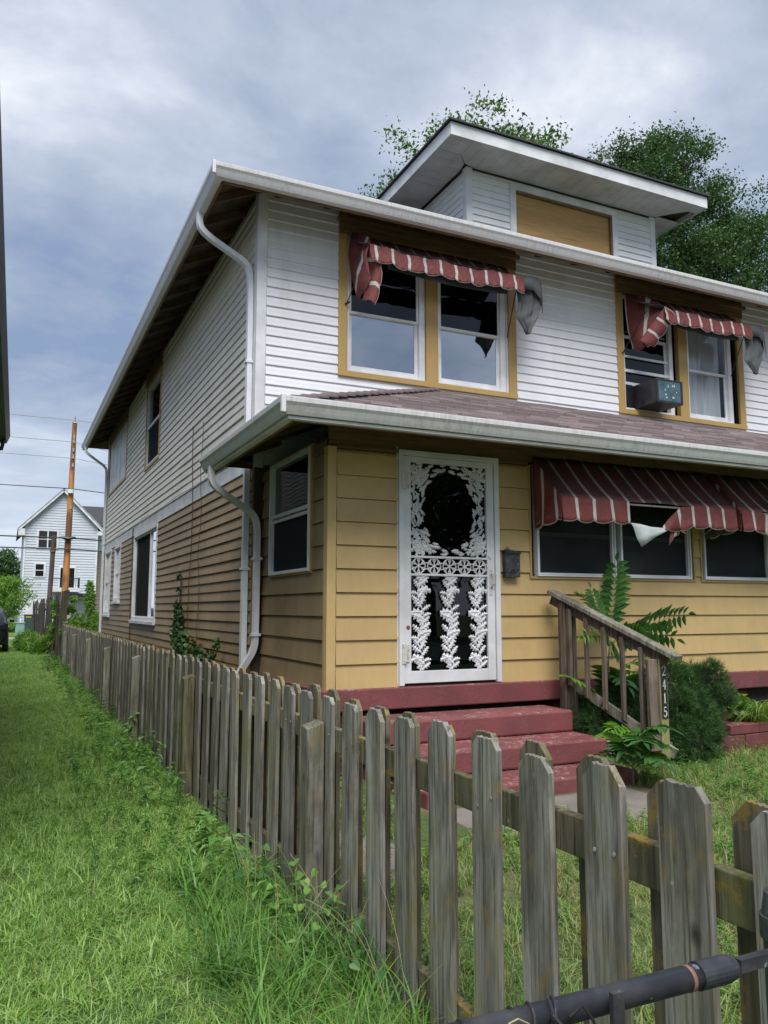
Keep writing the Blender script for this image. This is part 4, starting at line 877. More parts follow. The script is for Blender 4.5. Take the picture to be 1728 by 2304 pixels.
# ------------------------------------------------------------------ AWNINGS
def fabric(name, surfs, parent, back='canvas_back', thick=0.003):
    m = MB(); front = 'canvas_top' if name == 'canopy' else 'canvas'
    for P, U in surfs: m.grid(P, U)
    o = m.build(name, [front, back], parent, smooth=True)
    s = o.modifiers.new('thickness', 'SOLIDIFY'); s.thickness = thick; s.offset = -1; s.material_offset = 1; s.use_quality_normals = False
    return o
def scal(u, deep=0.03): return deep*abs(math.sin(PI*((u/0.21) % 1.0)))**0.6
def lower_awning(x0, x1, label, tear, side_tear=False):
    t = thing('striped_awning', label, 'awning', (x0, YP, 2.3), 'striped canvas awnings over the windows')
    yb, yf, zt, zf = YP-0.035, 5.90, 2.955, 2.505; L = math.hypot(yb-yf, zt-zf); n = 46; R = random.Random(x0)
    def sag(s, v): return -0.022*math.sin(PI*v)*(0.6+0.4*math.sin(s*9))-0.004*math.sin(s*23+v*5)
    P = []; U = []
    for i in range(n+1):
        s = i/n; x = x0+(x1-x0)*s; r = []; u = []
        for j in range(9):
            v = j/8; r.append((x, yb+(yf-yb)*v, zt+(zf-zt)*v+sag(s, v))); u.append((x-x0+0.06, v*0.9))
        P.append(r); U.append(u)
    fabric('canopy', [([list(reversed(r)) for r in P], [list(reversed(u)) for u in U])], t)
    def val(s0, s1, drop=None, name='valance', mats='canvas_back'):
        P = []; U = []; k = max(6, int((s1-s0)*(x1-x0)/0.0115))
        for i in range(k+1):
            s = s0+(s1-s0)*i/k; x = x0+(x1-x0)*s; u_ = x-x0+0.06; zt_ = zf+sag(s, 1); r = []; uu = []
            top = 0.0; dx = 0; dy = 0
            if drop: top, dx, dy = drop(s)
            H = (0.205+scal(u_, 0.032))
            for j in range(6):
                v = j/5; r.append((x+dx*v, yf-0.006-0.012*math.sin(s*31)*v-0.02*v+dy*v, zt_-top-H*v)); uu.append((u_, v))
            P.append(r); U.append(uu)
        P.reverse(); U.reverse()
        return fabric(name, [(P, U)], t, mats)
    for s0, s1, dp in tear: val(s0, s1, dp)
    # side cheek
    for xs, flip in ((x0, False), (x1, True)):
        if xs > 8.5: continue
        P = []; U = []
        for i in range(25):
            v = i/24; y = yb+(yf-yb)*v; u_ = (y-yb)*-1+0.02; zb = 2.24+0.06*v-scal(u_+0.04, 0.028)+0.01; ztop = zt+(zf-zt)*v; r = []; uu = []
            for j in range(7):
                q = j/6; r.append((xs+0.008*math.sin(v*9+q*4)*(-1), y, ztop+(zb-ztop)*q)); uu.append((u_+0.07, q if q > 0.9 else q*0.9))
            P.append(r); U.append(uu)
        if not flip: P.reverse(); U.reverse()
        fabric('side_panel', [(P, U)], t)
    m = MB(); m.tube([(x0+0.01, yf+0.012, zf-0.028), (x1-0.01, yf+0.012, zf-0.028)], 0.009, 8)
    for xs in (x0+0.012, x1-0.012): m.tube([(xs, yf+0.01, zf-0.03), (xs, yb, 2.27)], 0.007, 6)
    m.build('frame_rod', 'screw', t)
    return t
lower_awning(4.60, 6.85, 'red striped awning with a torn flap showing white, right of the storm door',
             [(0.0, 0.36, None), (0.66, 1.0, lambda s: (max(0, (0.72-s))*0.5, -max(0, 0.72-s)*0.8, 0)), (0.60, 0.66, lambda s: (0.045+(0.66-s)*2.2, -0.05, 0.02))])
aw2 = lower_awning(6.93, 9.15, 'red and white striped awning cut by the right edge, second along the porch wall', [(0.0, 0.14, None), (0.14, 0.42, lambda s: (0.02+0.05*math.sin((s-0.14)*9), -0.03, 0.0)), (0.42, 1.0, None)])
m = MB(); tx = 4.60+2.25*0.36
m.grid([[(tx+0.0, 5.885, 2.475-0.18), (tx+0.02, 5.875, 2.475-0.22), (tx+0.05, 5.865, 2.475-0.33), (tx+0.10, 5.86, 2.475-0.41)], [(tx+0.12, 5.88, 2.285), (tx+0.14, 5.87, 2.25), (tx+0.17, 5.865, 2.18), (tx+0.17, 5.862, 2.10)],
        [(tx+0.24, 5.88, 2.265), (tx+0.25, 5.87, 2.24), (tx+0.27, 5.865, 2.20), (tx+0.28, 5.864, 2.165)], [(tx+0.40, 5.88, 2.26), (tx+0.41, 5.875, 2.25), (tx+0.43, 5.87, 2.235), (tx+0.45, 5.87, 2.235)]])
flap = m.build('torn_flap', 'canvas_pale', bpy.data.objects['striped_awning'], smooth=True); s_ = flap.modifiers.new('t', 'SOLIDIFY'); s_.thickness = 0.003
# edge of the tear running up from the flap to the rod
P = []; U = []
for i in range(13):
    v = i/12; x = tx+0.40+0.27*v; zt_ = 2.255+0.235*v**0.8
    P.append([(x, 5.888, zt_), (x+0.01, 5.884, max(zt_-0.07, 2.24-0.03*v)), (x+0.03, 5.875, 2.235-scal(x-4.54, 0.03)*0.8+0.03*(1-v))]); U.append([(x-4.55, 0.1), (x-4.55, 0.5), (x-4.55, 1.0)])
P.reverse(); U.reverse(); fabric('valance', [(P, U)], bpy.data.objects['striped_awning'])

def upper_awning(x0, x1, label, fold):
    t = thing('collapsed_awning', label, 'awning', (x0, YM, 5.0), 'striped canvas awnings over the windows')
    yb, yf, zt, zf = YM-0.07, 7.86, 5.86, 5.585; R = random.Random(int(x0*10)); n = 44
    def wob(s): return 0.012*math.sin(s*17)+0.008*math.sin(s*41+1)
    P = []; U = []
    for i in range(n+1):
        s = i/n; x = x0+(x1-x0)*s; r = []; u = []
        for j in range(6):
            v = j/5; r.append((x, yb+(yf-yb)*v, zt+(zf+wob(s)-zt)*v-0.05*math.sin(PI*v))); u.append((x-x0+0.05, v*0.9))
        P.append(r); U.append(u)
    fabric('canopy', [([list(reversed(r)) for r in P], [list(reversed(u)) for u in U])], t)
    P = []; U = []; k = 200; a0 = x0+fold
    for i in range(k+1):
        s = i/k; x = a0+(x1-a0)*s; u_ = x-x0+0.05; H = 0.19+scal(u_, 0.032); r = []; uu = []; sg = zf+wob((x-x0)/(x1-x0))-0.03*math.sin(PI*s)
        for j in range(8):
            v = j/7; crk = 0.006*math.sin(x*61+v*5)*math.sin(x*13+v*9); r.append((x+0.004*math.sin(v*7+x*20), yf-0.012-0.035*math.sin(v*PI*0.55)+crk, sg-H*v)); uu.append((u_, v))
        P.append(r); U.append(uu)
    P.reverse(); U.reverse(); fabric('valance', [(P, U)], t)
    # grey under-cloth peeping below the valance
    P = [[(a0+0.25+(x1-a0-0.45)*i/20, yf+0.05, zf-0.15-0.03*math.sin(PI*i/20)), (a0+0.25+(x1-a0-0.45)*i/20, yf+0.03, zf-0.235-0.035*math.sin(PI*i/20)-0.02*(i/20))] for i in range(21)]
    m = MB(); m.grid(P); m.build('under_cloth', 'canvas_back', t, smooth=True)
    # left cheek fallen into a pointed fold
    if fold > 0.15:
        pts = [[(x0+0.02, yb, 5.86), (x0+0.22, 8.05, 5.78), (x0+0.40, 7.90, 5.62)], [(x0+0.02, yb-0.01, 5.60), (x0+0.17, 8.03, 5.50), (x0+0.36, 7.87, 5.42)], [(x0+0.04, yb-0.02, 5.32), (x0+0.13, 8.03, 5.20), (x0+0.24, 7.92, 5.22)], [(x0+0.09, yb-0.05, 5.05), (x0+0.11, 8.08, 4.98), (x0+0.14, 8.0, 5.02)]]
        U = [[(0.02, 0.0), (0.2, 0.0), (0.33, 0.0)], [(0.02, 0.3), (0.2, 0.3), (0.36, 0.3)], [(0.02, 0.6), (0.2, 0.6), (0.33, 0.6)], [(0.02, 0.9), (0.1, 0.9), (0.18, 0.9)]]
        fabric('side_panel', [(pts, U)], t)
        # diagonal valance of that cheek
        P = []; U = []
        for i in range(40):
            s = i/39; A = Vector((a0+0.02, yf-0.02, zf)).lerp(Vector((x0+0.04, 7.98, 5.10)), s); d = Vector((0.20, -0.02, -0.12)) if s < 0.9 else Vector((0.13, -0.02, -0.10)); w_ = 0.85+scal(s*0.62, 0.14)
            P.append([tuple(A), tuple(A+d*0.5*w_+Vector((0, -0.02, 0))), tuple(A+d*w_)]); U.append([(s*0.60+0.03, 0.0), (s*0.60+0.03, 0.5), (s*0.60+0.03, 1.0)])
        fabric('fold', [(P, U)], t)
    else:
        pts = [[(x0, yb, 5.88), (x0+0.10, 8.04, 5.80), (x0+0.12, 7.87, 5.66)], [(x0, yb-0.01, 5.55), (x0+0.06, 8.03, 5.52), (x0+0.07, 7.86, 5.45)], [(x0+0.03, yb-0.03, 5.30), (x0+0.04, 8.03, 5.28), (x0+0.13, 7.88, 5.20)], [(x0+0.05, 8.12, 5.10), (x0+0.04, 8.02, 4.98), (x0+0.10, 7.92, 5.08)]]
        fabric('side_panel', [(pts, [[(0.0, 0), (0.13, 0), (0.27, 0)], [(0.05, 0.3), (0.18, 0.3), (0.32, 0.3)], [(0.12, 0.6), (0.24, 0.6), (0.38, 0.6)], [(0.20, 0.9), (0.30, 0.9), (0.42, 0.9)]])], t)
        P = []; U = []
        for i in range(30):
            s = i/29; z = zf+0.02-0.66*s; x = x0+0.08+0.06*math.sin(s*3.0); wd = 0.13*(1-s*0.5)+scal(s*0.62, 0.02)
            P.append([(x-0.03, 7.95, z), (x+wd*0.5, 7.86, z-0.02), (x+wd, 7.84, z-0.03-0.05*s)]); U.append([(s*0.5+0.1, 0.0), (s*0.5+0.1, 0.5), (s*0.5+0.1, 1.0)])
        fabric('fold', [(P, U)], t)
    # right cheek turned inside out: striped scrap above, grey cloth hanging to a point
    L0 = [(-0.07, 5.50), (-0.05, 5.30), (-0.09, 5.12), (-0.11, 5.04), (-0.03, 4.98), (0.06, 4.87)]; R0 = [(0.27, 5.42), (0.27, 5.26), (0.245, 5.18), (0.21, 5.09), (0.15, 4.98), (0.075, 4.85)]
    def pl(T_, v): f = v*(len(T_)-1); a_ = min(len(T_)-2, int(f)); q = f-a_; return (T_[a_][0]*(1-q)+T_[a_+1][0]*q, T_[a_][1]*(1-q)+T_[a_+1][1]*q)
    P = []
    for i in range(25):
        u = i/24; r = []
        for j in range(25):
            v = j/24; a_ = pl(L0, v); b_ = pl(R0, v); fd = (0.5+0.5*v)*(0.016*math.sin(u*13+v*2.2+x0)+0.010*math.sin(u*29-v*3)+0.006*math.sin(u*7+v*17))
            r.append((x1+a_[0]*(1-u)+b_[0]*u, 7.86+0.05*(1-u)-0.02*v+fd, a_[1]*(1-u)+b_[1]*u+0.008*math.sin(u*21)*v))
        P.append(r)
    m = MB(); m.grid(P); c_ = m.build('hanging_cloth', 'canvas_back', t, smooth=True)
    s2 = c_.modifiers.new('t', 'SOLIDIFY'); s2.thickness = 0.003
    P = [[(x1-0.02, 7.86, 5.585), (x1-0.03, 7.84, 5.50), (x1+0.0, 7.85, 5.42)], [(x1+0.12, 7.86, 5.62), (x1+0.12, 7.82, 5.52), (x1+0.14, 7.83, 5.42)], [(x1+0.24, 7.86, 5.62), (x1+0.25, 7.83, 5.48), (x1+0.24, 7.83, 5.34)], [(x1+0.29, 7.87, 5.55), (x1+0.29, 7.85, 5.35), (x1+0.28, 7.84, 5.14)]]
    fabric('crumpled_panel', [(P, [[(0.0, 0), (0.1, 0.3), (0.2, 0.6)], [(0.13, 0), (0.23, 0.3), (0.33, 0.6)], [(0.26, 0), (0.36, 0.3), (0.46, 0.6)], [(0.4, 0), (0.5, 0.4), (0.6, 0.9)]])], t)
    m = MB(); m.tube([(x0+0.05, yf+0.02, zf-0.01), (x1-0.02, yf+0.02, zf-0.01)], 0.009, 8)
    m.tube([(x0+0.0, YM-0.04, 5.02), (x0+0.10, 7.9, 5.5)], 0.007, 6); m.tube([(x1+0.03, YM-0.04, 4.93), (x1-0.05, 7.9, 5.5)], 0.007, 6); m.tube([(x0-0.02, YM-0.034, 5.0), (x0+0.03, YM-0.06, 5.03)], 0.012, 6); m.build('frame_rod', 'black_metal', t)
    return t
upper_awning(3.42, 5.62, 'sagging red striped awning over the left pair of upstairs windows', 0.10)
upper_awning(7.58, 9.62, 'sagging red striped awning over the upstairs window with the air conditioner', 0.36)

# ------------------------------------------------------------------ window air conditioner
ac = thing('air_conditioner', 'dark window air conditioner with a dented blue grille jutting out of the upstairs window', 'air conditioner', (8.0, YM, 4.23))
ax0, ax1, az0, az1, ay = 7.775, 8.24, 4.235, 4.565, 7.86
m = MB(); m.box((ax0, ay+0.02, az0), (ax1, YM+0.3, az1)); m.build('case', 'ac_black', ac, bevel=0.008)
m = MB(); 
for r in range(8):
    for q in range(6): m.box((ax0-0.004, ay+0.10+q*0.035, az0+0.05+r*0.03), (ax0-0.001, ay+0.128+q*0.035, az0+0.062+r*0.03))
m.build('louvres', 'ac_black', ac)
m = MB(); m.box((ax0, ay, az0), (ax1, ay+0.018, az0+0.03)); m.box((ax0, ay, az1-0.022), (ax1, ay+0.018, az1)); m.box((ax0, ay, az0+0.03), (ax0+0.028, ay+0.018, az1-0.022)); m.box((ax1-0.038, ay, az0+0.03), (ax1, ay+0.018, az1-0.022)); m.build('bezel', 'ac_black', ac, bevel=0.004)
m = MB()
for r in range(15): m.box((ax0+0.03, ay+0.006, az0+0.034+r*0.0182), (ax1-0.04, ay+0.012, az0+0.0475+r*0.0182))
m.box((ax0+0.03, ay+0.012, az0+0.03), (ax1-0.04, ay+0.016, az1-0.022)); m.build('coil_grille', 'ac_blue', ac)
m = MB(); R = random.Random(3)
for q in range(9): x = ax0+0.06+R.random()*0.34; z = az0+0.06+R.random()*0.2; m.prism([(0, 0), (0.012+0.01*R.random(), 0.004), (0.008, 0.02+0.02*R.random())], (x, ay+0.004, z), (1, 0, 0), (0, 0, 1), (0, 1, 0), 0.001)
m.build('paint_fleck', 'digit_white', ac)
m = MB()
for q in range(9): m.box((7.63+q*0.0155, YM+0.02+0.01*(q % 2), az0), (7.643+q*0.0155, YM+0.03+0.01*(q % 2), 4.58))
m.build('accordion_panel', 'ac_black', ac)

# ------------------------------------------------------------------ mailbox
mbx = thing('mailbox', 'small black wall mailbox with flaking paint between the storm door and the porch windows', 'mailbox', (4.305, YP-0.06, 1.75))
m = MB(); m.prism([(0, 0), (0.165, 0), (0.165, 0.22), (0.15, 0.245), (0.03, 0.27), (0.0, 0.25)], (4.225, YP-0.03, 1.765), (1, 0, 0), (0, 0, 1), (0, -1, 0), 0.055); m.build('body', 'blackpipe', mbx, bevel=0.004)
m = MB(); m.prism([(0, 0), (0.172, 0), (0.172, 0.022), (0, 0.034)], (4.222, YP-0.03, 1.985), (1, 0, 0), (0, 0, 1), (0, -1, 0), 0.068); m.build('lid', 'black_metal', mbx, bevel=0.003)
m = MB(); m.box((4.27, YP-0.088, 1.80), (4.34, YP-0.086, 1.825)); m.box((4.285, YP-0.09, 1.828), (4.325, YP-0.087, 1.838)); m.build('slot', 'black_metal', mbx)
m = MB(); m.tube([(4.27, YP-0.03, 2.03), (4.28, YP-0.035, 2.06), (4.30, YP-0.03, 2.035)], 0.0025, 5); m.build('hook', 'black_metal', mbx)

# ------------------------------------------------------------------ front steps
steps = thing('front_steps', 'red painted concrete front steps with chipped treads below the storm door', 'steps', (3.6, 5.6, 0))
sx0, sx1 = 2.66, 4.62
def step(y0, y1, z0, z1, x0=sx0, x1=sx1):
    m = MB(); m.box((x0, y0, z0), (x1, y1, z1)); o = m.build('step', 'red', steps, bevel=0.018); return o
step(5.84, 6.285, 0.392, 0.575); step(5.42, 6.28, 0.21, 0.388, sx0+0.02, sx1+0.02); step(5.02, 6.27, 0.03, 0.205, sx0+0.04, sx1-0.02)
m = MB(); m.box((4.66, 5.42, 0.0), (4.72, 5.50, 0.36)); m.build('chipped_edge', 'concrete', steps, bevel=0.02)

# ------------------------------------------------------------------ handrail
rl = thing('stair_railing', 'weathered wooden stair railing with a black house number strip on its front post', 'railing', (4.95, 5.2, 0))
A = Vector((4.70, 6.22, 1.635)); B_ = Vector((5.03, 5.10, 1.11))
def lerp(a, b, t): return a+(b-a)*t
m = MB(); m.beam(A, B_+Vector((0.03, -0.09, -0.044)), 0.14, 0.036, (0, 0, 1)); m.build('handrail', 'stair_rail', rl, bevel=0.004)
m = MB(); m.beam(A+Vector((0.0, 0.0, -0.075)), B_+Vector((0, 0, -0.075)), 0.036, 0.085); m.build('upper_rail', 'stair_wood', rl, bevel=0.003)
m = MB(); m.beam(Vector((4.80, 6.1, 0.80)), Vector((5.10, 5.12, 0.27)), 0.036, 0.085); m.build('lower_rail', 'stair_rail', rl, bevel=0.003)
m = MB(); m.box((4.70, 6.04, 0.30), (4.79, 6.13, 1.53)); m.box((4.795, 6.03, 0.25), (4.835, 6.12, 1.50)); m.build('post', 'stair_wood', rl, bevel=0.004)
m = MB(); m.box((4.985, 5.155, -0.05), (5.075, 5.245, 1.055)); m.build('post', 'green_post', rl, bevel=0.004)
m = MB(); m.box((4.885, 5.165, 0.30), (4.982, 5.205, 1.05)); m.build('post', 'stair_wood', rl, bevel=0.004)
m = MB(); m.box((5.078, 5.17, 0.235), (5.118, 5.26, 0.36)); m.build('block', 'stair_wood', rl, bevel=0.004)
for i in range(5):
    t = 0.20+i*0.155; p = lerp(A, B_, t); m = MB(); zt = p.z-0.06; ln = 0.74 if i else 0.72
    x = p.x-0.04; m.hexa([(x-0.018, p.y-0.018, zt-ln+0.03), (x+0.018, p.y-0.018, zt-ln), (x+0.018, p.y+0.018, zt-ln), (x-0.018, p.y+0.018, zt-ln+0.03), (x-0.018, p.y-0.018, zt), (x+0.018, p.y-0.018, zt), (x+0.018, p.y+0.018, zt), (x-0.018, p.y+0.018, zt)]); m.build('baluster', 'stair_wood', rl, bevel=0.003)
# number strip 2 4 1 5 on the front face of the post
DG = {'2': [[(0.12, 0.70, .12), (0.18, 0.86, .13), (0.42, 0.98, .10), (0.70, 0.92, .15), (0.82, 0.74, .20), (0.72, 0.52, .17), (0.45, 0.30, .11), (0.15, 0.08, .10)], [(0.12, 0.06, .13), (0.50, 0.09, .16), (0.86, 0.06, .14), (0.90, 0.22, .06)]],
      '4': [[(0.62, 0.98, .10), (0.12, 0.34, .09)], [(0.10, 0.33, .09), (0.92, 0.33, .09)], [(0.64, 0.98, .19), (0.64, 0.04, .19)], [(0.42, 0.03, .06), (0.86, 0.03, .06)]],
      '1': [[(0.52, 0.98, .20), (0.52, 0.04, .20)], [(0.28, 0.80, .05), (0.50, 0.97, .10)], [(0.26, 0.03, .06), (0.78, 0.03, .06)]],
      '5': [[(0.30, 0.95, .13), (0.80, 0.95, .14)], [(0.27, 0.98, .07), (0.22, 0.54, .07)], [(0.22, 0.52, .08), (0.50, 0.62, .11), (0.78, 0.48, .18), (0.80, 0.24, .18), (0.55, 0.05, .11), (0.28, 0.06, .10), (0.14, 0.20, .14)]]}
yf_ = 5.153
for i, ch in enumerate('2415'):
    z1 = 1.008-i*0.113; x0 = 4.999; w_, h_ = 0.064, 0.108
    m = MB(); m.box((x0, yf_-0.004, z1-h_), (x0+w_, yf_, z1)); pl = m.build('number_plate', 'digit_black', rl)
    m = MB()
    for st in DG[ch]:
        for k in range(len(st)-1):
            (xa, za, wa), (xb, zb, wb) = st[k], st[k+1]; sx, sz_ = 0.046, 0.086; ox, oz = x0+0.009, z1-h_+0.011
            p = Vector((ox+xa*sx, oz+za*sz_)); q = Vector((ox+xb*sx, oz+zb*sz_)); d = (q-p).normalized(); nrm = Vector((-d.y, d.x)); hw0 = wa*sx/2*1.1; hw1 = wb*sx/2*1.1; yo = yf_-0.0052-0.0001*k
            p2 = p-d*hw0*0.4; q2 = q+d*hw1*0.4
            m.add([(p2.x-nrm.x*hw0, yo, p2.y-nrm.y*hw0), (p2.x+nrm.x*hw0, yo, p2.y+nrm.y*hw0), (q2.x+nrm.x*hw1, yo, q2.y+nrm.y*hw1), (q2.x-nrm.x*hw1, yo, q2.y-nrm.y*hw1)], [(0, 1, 2, 3)])
    m.build('digit', 'digit_white', pl)
# ------------------------------------------------------------------ low block wall of the planter
pw = thing('planter_wall', 'low red painted block wall edging the shrub bed right of the railing', 'garden wall', (6.0, 5.6, 0))
for r, (z0, z1) in enumerate(((-0.1, 0.08), (0.085, 0.262), (0.267, 0.36))):
    x = 5.15+(0.2 if r % 2 else 0)
    while x < 11:
        if not (r == 2 and x < 6.3):
            m = MB(); jy = random.uniform(-0.006, 0.006); m.box((x, 5.66+jy, z0), (x+0.392, 5.82+jy, z1)); m.build('block', 'red', pw, bevel=0.008)
        x += 0.40
m = MB(); m.box((6.0, 5.67, 0.264), (6.30, 5.80, 0.282)); m.build('mortar', 'concrete', pw, bevel=0.006)
m = MB(); m.box((5.15, 5.83, -0.1), (11, 6.27, 0.24)); struct(rename(m.build('planter_soil', 'mulch'), 'planter_soil'))

# ------------------------------------------------------------------ PICKET FENCE
FX = 1.487; GZ = -0.06
fence = thing('picket_fence', 'long weathered dog-eared picket fence running back beside the lawn', 'fence', (FX, 1.0, 0))
def picket_mesh(seed, mat):
    R = random.Random(seed); W, T, H = 0.150, 0.021, 1.115; c = 0.026+R.random()*0.018; n = 9
    left = [(0, 0), (0, H*0.33), (0.001*R.uniform(-1, 1), H*0.66), (0, H-c*1.15)]; right = [(W, H-c*1.1), (W+0.001*R.uniform(-1, 1), H*0.62), (W, H*0.3), (W, 0)]
    top = [(c+(W-2*c)*i/n, H-0.003*R.random()-(0.0045*R.random() if i not in (0, n) else 0)) for i in range(n+1)]
    poly = left+top+right
    m = MB(); m.prism(poly, (0, 0, 0), (0, 1, 0), (0, 0, 1), (-1, 0, 0), T); me = m.mesh('picket', mat); return me
PM = [picket_mesh(i, 'picket') for i in range(9)]; PB = [picket_mesh(20+i, 'picket_back') for i in range(4)]
frontY = [1.25, 1.52, 1.80, 2.09, 2.38, 2.67, 2.96, 3.24, 3.53]
y = 3.815
while y < 24.2: frontY.append(y); y += 0.289+random.uniform(-0.008, 0.008)
frontY = [0.97, 0.69]+frontY
R = random.Random(11)
def add_picket(meshes, x, y, back):
    h = 1.0+R.uniform(-0.018, 0.010); me = R.choice(meshes)
    o = place(me, 'picket', fence, (x, y, GZ), (R.uniform(-1, 1)*(0.006+(0.008 if y > 5 else 0)), R.uniform(-1, 1)*0.006, R.uniform(-0.02, 0.02)), (1, 1+R.uniform(-0.03, 0.03), h)); return o
for yy in frontY: 
    add_picket(PM, FX-0.018, yy-0.145, False)
    add_picket(PB, FX+0.058, yy-0.145+0.112, True)
for z0, z1 in ((0.785, 0.895), (0.02, 0.12)):
    y = 0.4
    while y < 24.3:
        m = MB(); y1 = min(y+2.95, 24.4); m.box((0, 0, -0.055), (0.036, y1-y-0.004, 0.055)); o = m.build('rail', 'fence_rail', fence, bevel=0.004)
        o.location = (FX-0.010+R.uniform(-0.002, 0.002), y, (z0+z1)/2+R.uniform(-0.006, 0.006)); o.rotation_euler = (R.uniform(-1, 1)*0.003, 0, 0); y = y1
for yy in (0.82, 3.78, 6.75, 9.72, 12.62, 15.6, 18.95, 21.9):
    m = MB(); h = 0.93+R.uniform(-0.03, 0.02); sl = 0.03 if yy > 1 else 0.01
    m.hexa([(0, 0, -0.3), (0.088, 0, -0.3), (0.088, 0.088, -0.3), (0, 0.088, -0.3), (0, 0, h-sl), (0.088, 0, h), (0.088, 0.088, h+0.006), (0, 0.088, h-sl*0.6)])
    o = m.build('post', 'algae_post' if yy == 6.75 else 'picket', fence, bevel=0.003); o.location = (FX-0.135, yy-0.044, 0)
scr = MB(); scr.tube([(0, 0, 0), (-0.0025, 0, 0)], 0.0055, 8); scm = scr.mesh('screw', 'screw')
for k, yy in enumerate(sorted(frontY)[:14]):
    for dy in (0.03, 0.105): place(scm, 'screw', fence, (FX-0.018-0.0195, yy-0.145+dy+R.uniform(-0.008, 0.008), 0.84+R.uniform(-0.02, 0.03)))
# tall old board fence beyond
tf = thing('board_fence', 'tall dark leaning board fence beyond the picket fence', 'fence', (1.45, 25, 0))
y = 25.3; k = 0
while y < 46:
    wd = 0.26; hh = 1.86+0.10*math.sin(k*0.8)+R.uniform(-0.03, 0.03)+(0.12 if k < 2 else 0)
    m = MB(); m.prism([(0, 0), (0, hh-0.05), (0.03, hh), (wd-0.03, hh-0.01), (wd, hh-0.06), (wd, 0)], (0, 0, 0), (0, 1, 0), (0, 0, 1), (-1, 0, 0), 0.03)
    o = m.build('board', 'oldfence', tf); o.location = (1.42+0.10*math.sin(k*0.35), y, -0.07); o.rotation_euler = (R.uniform(-0.02, 0.02), R.uniform(-0.05, 0.02), R.uniform(-0.1, 0.1)); y += 0.285; k += 1
m = MB(); m.box((1.47, 25.2, 0.4), (1.51, 46, 0.49)); m.box((1.47, 25.2, 1.4), (1.51, 46, 1.49)); m.build('rail', 'oldfence', tf)
# leaning end boards of the tall fence (the visible near end)
m = MB(); m.hexa([(1.30, 25.0, -0.1), (1.50, 25.0, -0.1), (1.50, 25.1, -0.1), (1.30, 25.1, -0.1), (1.46, 24.95, 1.98), (1.66, 24.95, 2.02), (1.66, 25.05, 2.02), (1.46, 25.05, 1.98)]); m.build('board', 'oldfence', tf)

# ------------------------------------------------------------------ black pipe fence close to the camera
pf = thing('pipe_fence', 'black pipe fence rail with chipped paint and twisted wire ties across the bottom right corner', 'fence', (0.9, 0.78, 0))
ry, rz = 0.80, 1.008
m = MB(); m.tube([(-1.6, ry, rz+0.012), (0.865, ry, rz)], 0.0150, 24); m.build('top_rail', 'blackpipe', pf, smooth=True)
m = MB(); m.tube([(0.815, ry, rz), (0.863, ry, rz), (0.877, ry, rz), (0.885, ry, rz)], [0.0170, 0.0170, 0.0145, 0.006], 20); m.build('rail_end_cup', 'blackpipe', pf)
m = MB(); m.tube([(0.995, ry+0.01, -0.1), (0.995, ry+0.01, 1.055), (0.995, ry+0.01, 1.08), (0.995, ry+0.01, 1.088)], [0.030, 0.030, 0.026, 0.01], 20); m.build('post', 'blackpipe', pf, smooth=False)
m = MB(); m.tube([(0.995, ry+0.01, 1.02), (0.995, ry+0.01, 1.05)], 0.034, 20); m.beam((0.888, ry, rz), (0.97, ry, rz), 0.012, 0.016); m.build('brace_band', 'blackpipe', pf)
m = MB(); m.tube([(0.700+0.0182*0, ry+0.0, rz)]*1+[(0.7, ry, rz)], 0.01, 6) if False else None
m = MB(); m.tube([(0.797, ry, rz), (0.803, ry, rz)], 0.0154, 24); m.build('rust_ring', 'rust', pf, smooth=True)
m = MB(); m.box((0.655, ry-0.030, -0.05), (0.672, ry-0.022, rz+0.022)); m.build('tension_bar', 'blackpipe', pf, bevel=0.001)
def helix(x0, x1, turns, r, ph=0): return [(x0+(x1-x0)*t, ry+r*math.sin(2*PI*turns*t+ph), rz+r*math.cos(2*PI*turns*t+ph)) for t in np.linspace(0, 1, 14*turns+1)]
for q, (x0, x1, tn) in enumerate(((0.535, 0.585, 2), (0.555, 0.60, 1), (0.46, 0.475, 1))):
    m = MB(); m.tube(helix(x0, x1, tn, 0.0172, q), 0.0021, 6); m.build('wire_tie', 'black_metal', pf)
m = MB(); m.tube([(0.60, ry-0.021, rz+0.005), (0.612, ry-0.028, rz+0.018), (0.625, ry-0.030, rz+0.0), (0.638, ry-0.033, rz-0.03)], 0.002, 6); m.tube([(0.575, ry-0.021, rz+0.012), (0.585, ry-0.03, rz+0.0), (0.597, ry-0.03, rz-0.03)], 0.002, 6); m.build('wire_tie', 'black_metal', pf)
m = MB(); m.tube([(0.515, ry-0.024, rz+0.016), (0.525, ry-0.028, rz+0.021), (0.54, ry-0.026, rz+0.012), (0.548, ry-0.03, rz-0.006), (0.540, ry-0.032, rz-0.022), (0.528, ry-0.03, rz-0.016), (0.534, ry-0.03, rz+0.0), (0.545, ry-0.031, rz-0.008)], 0.0011, 5)
props(m.build('dry_grass_stem', 'straw'), 'curled dry grass stem caught on the black pipe rail', 'grass stem')

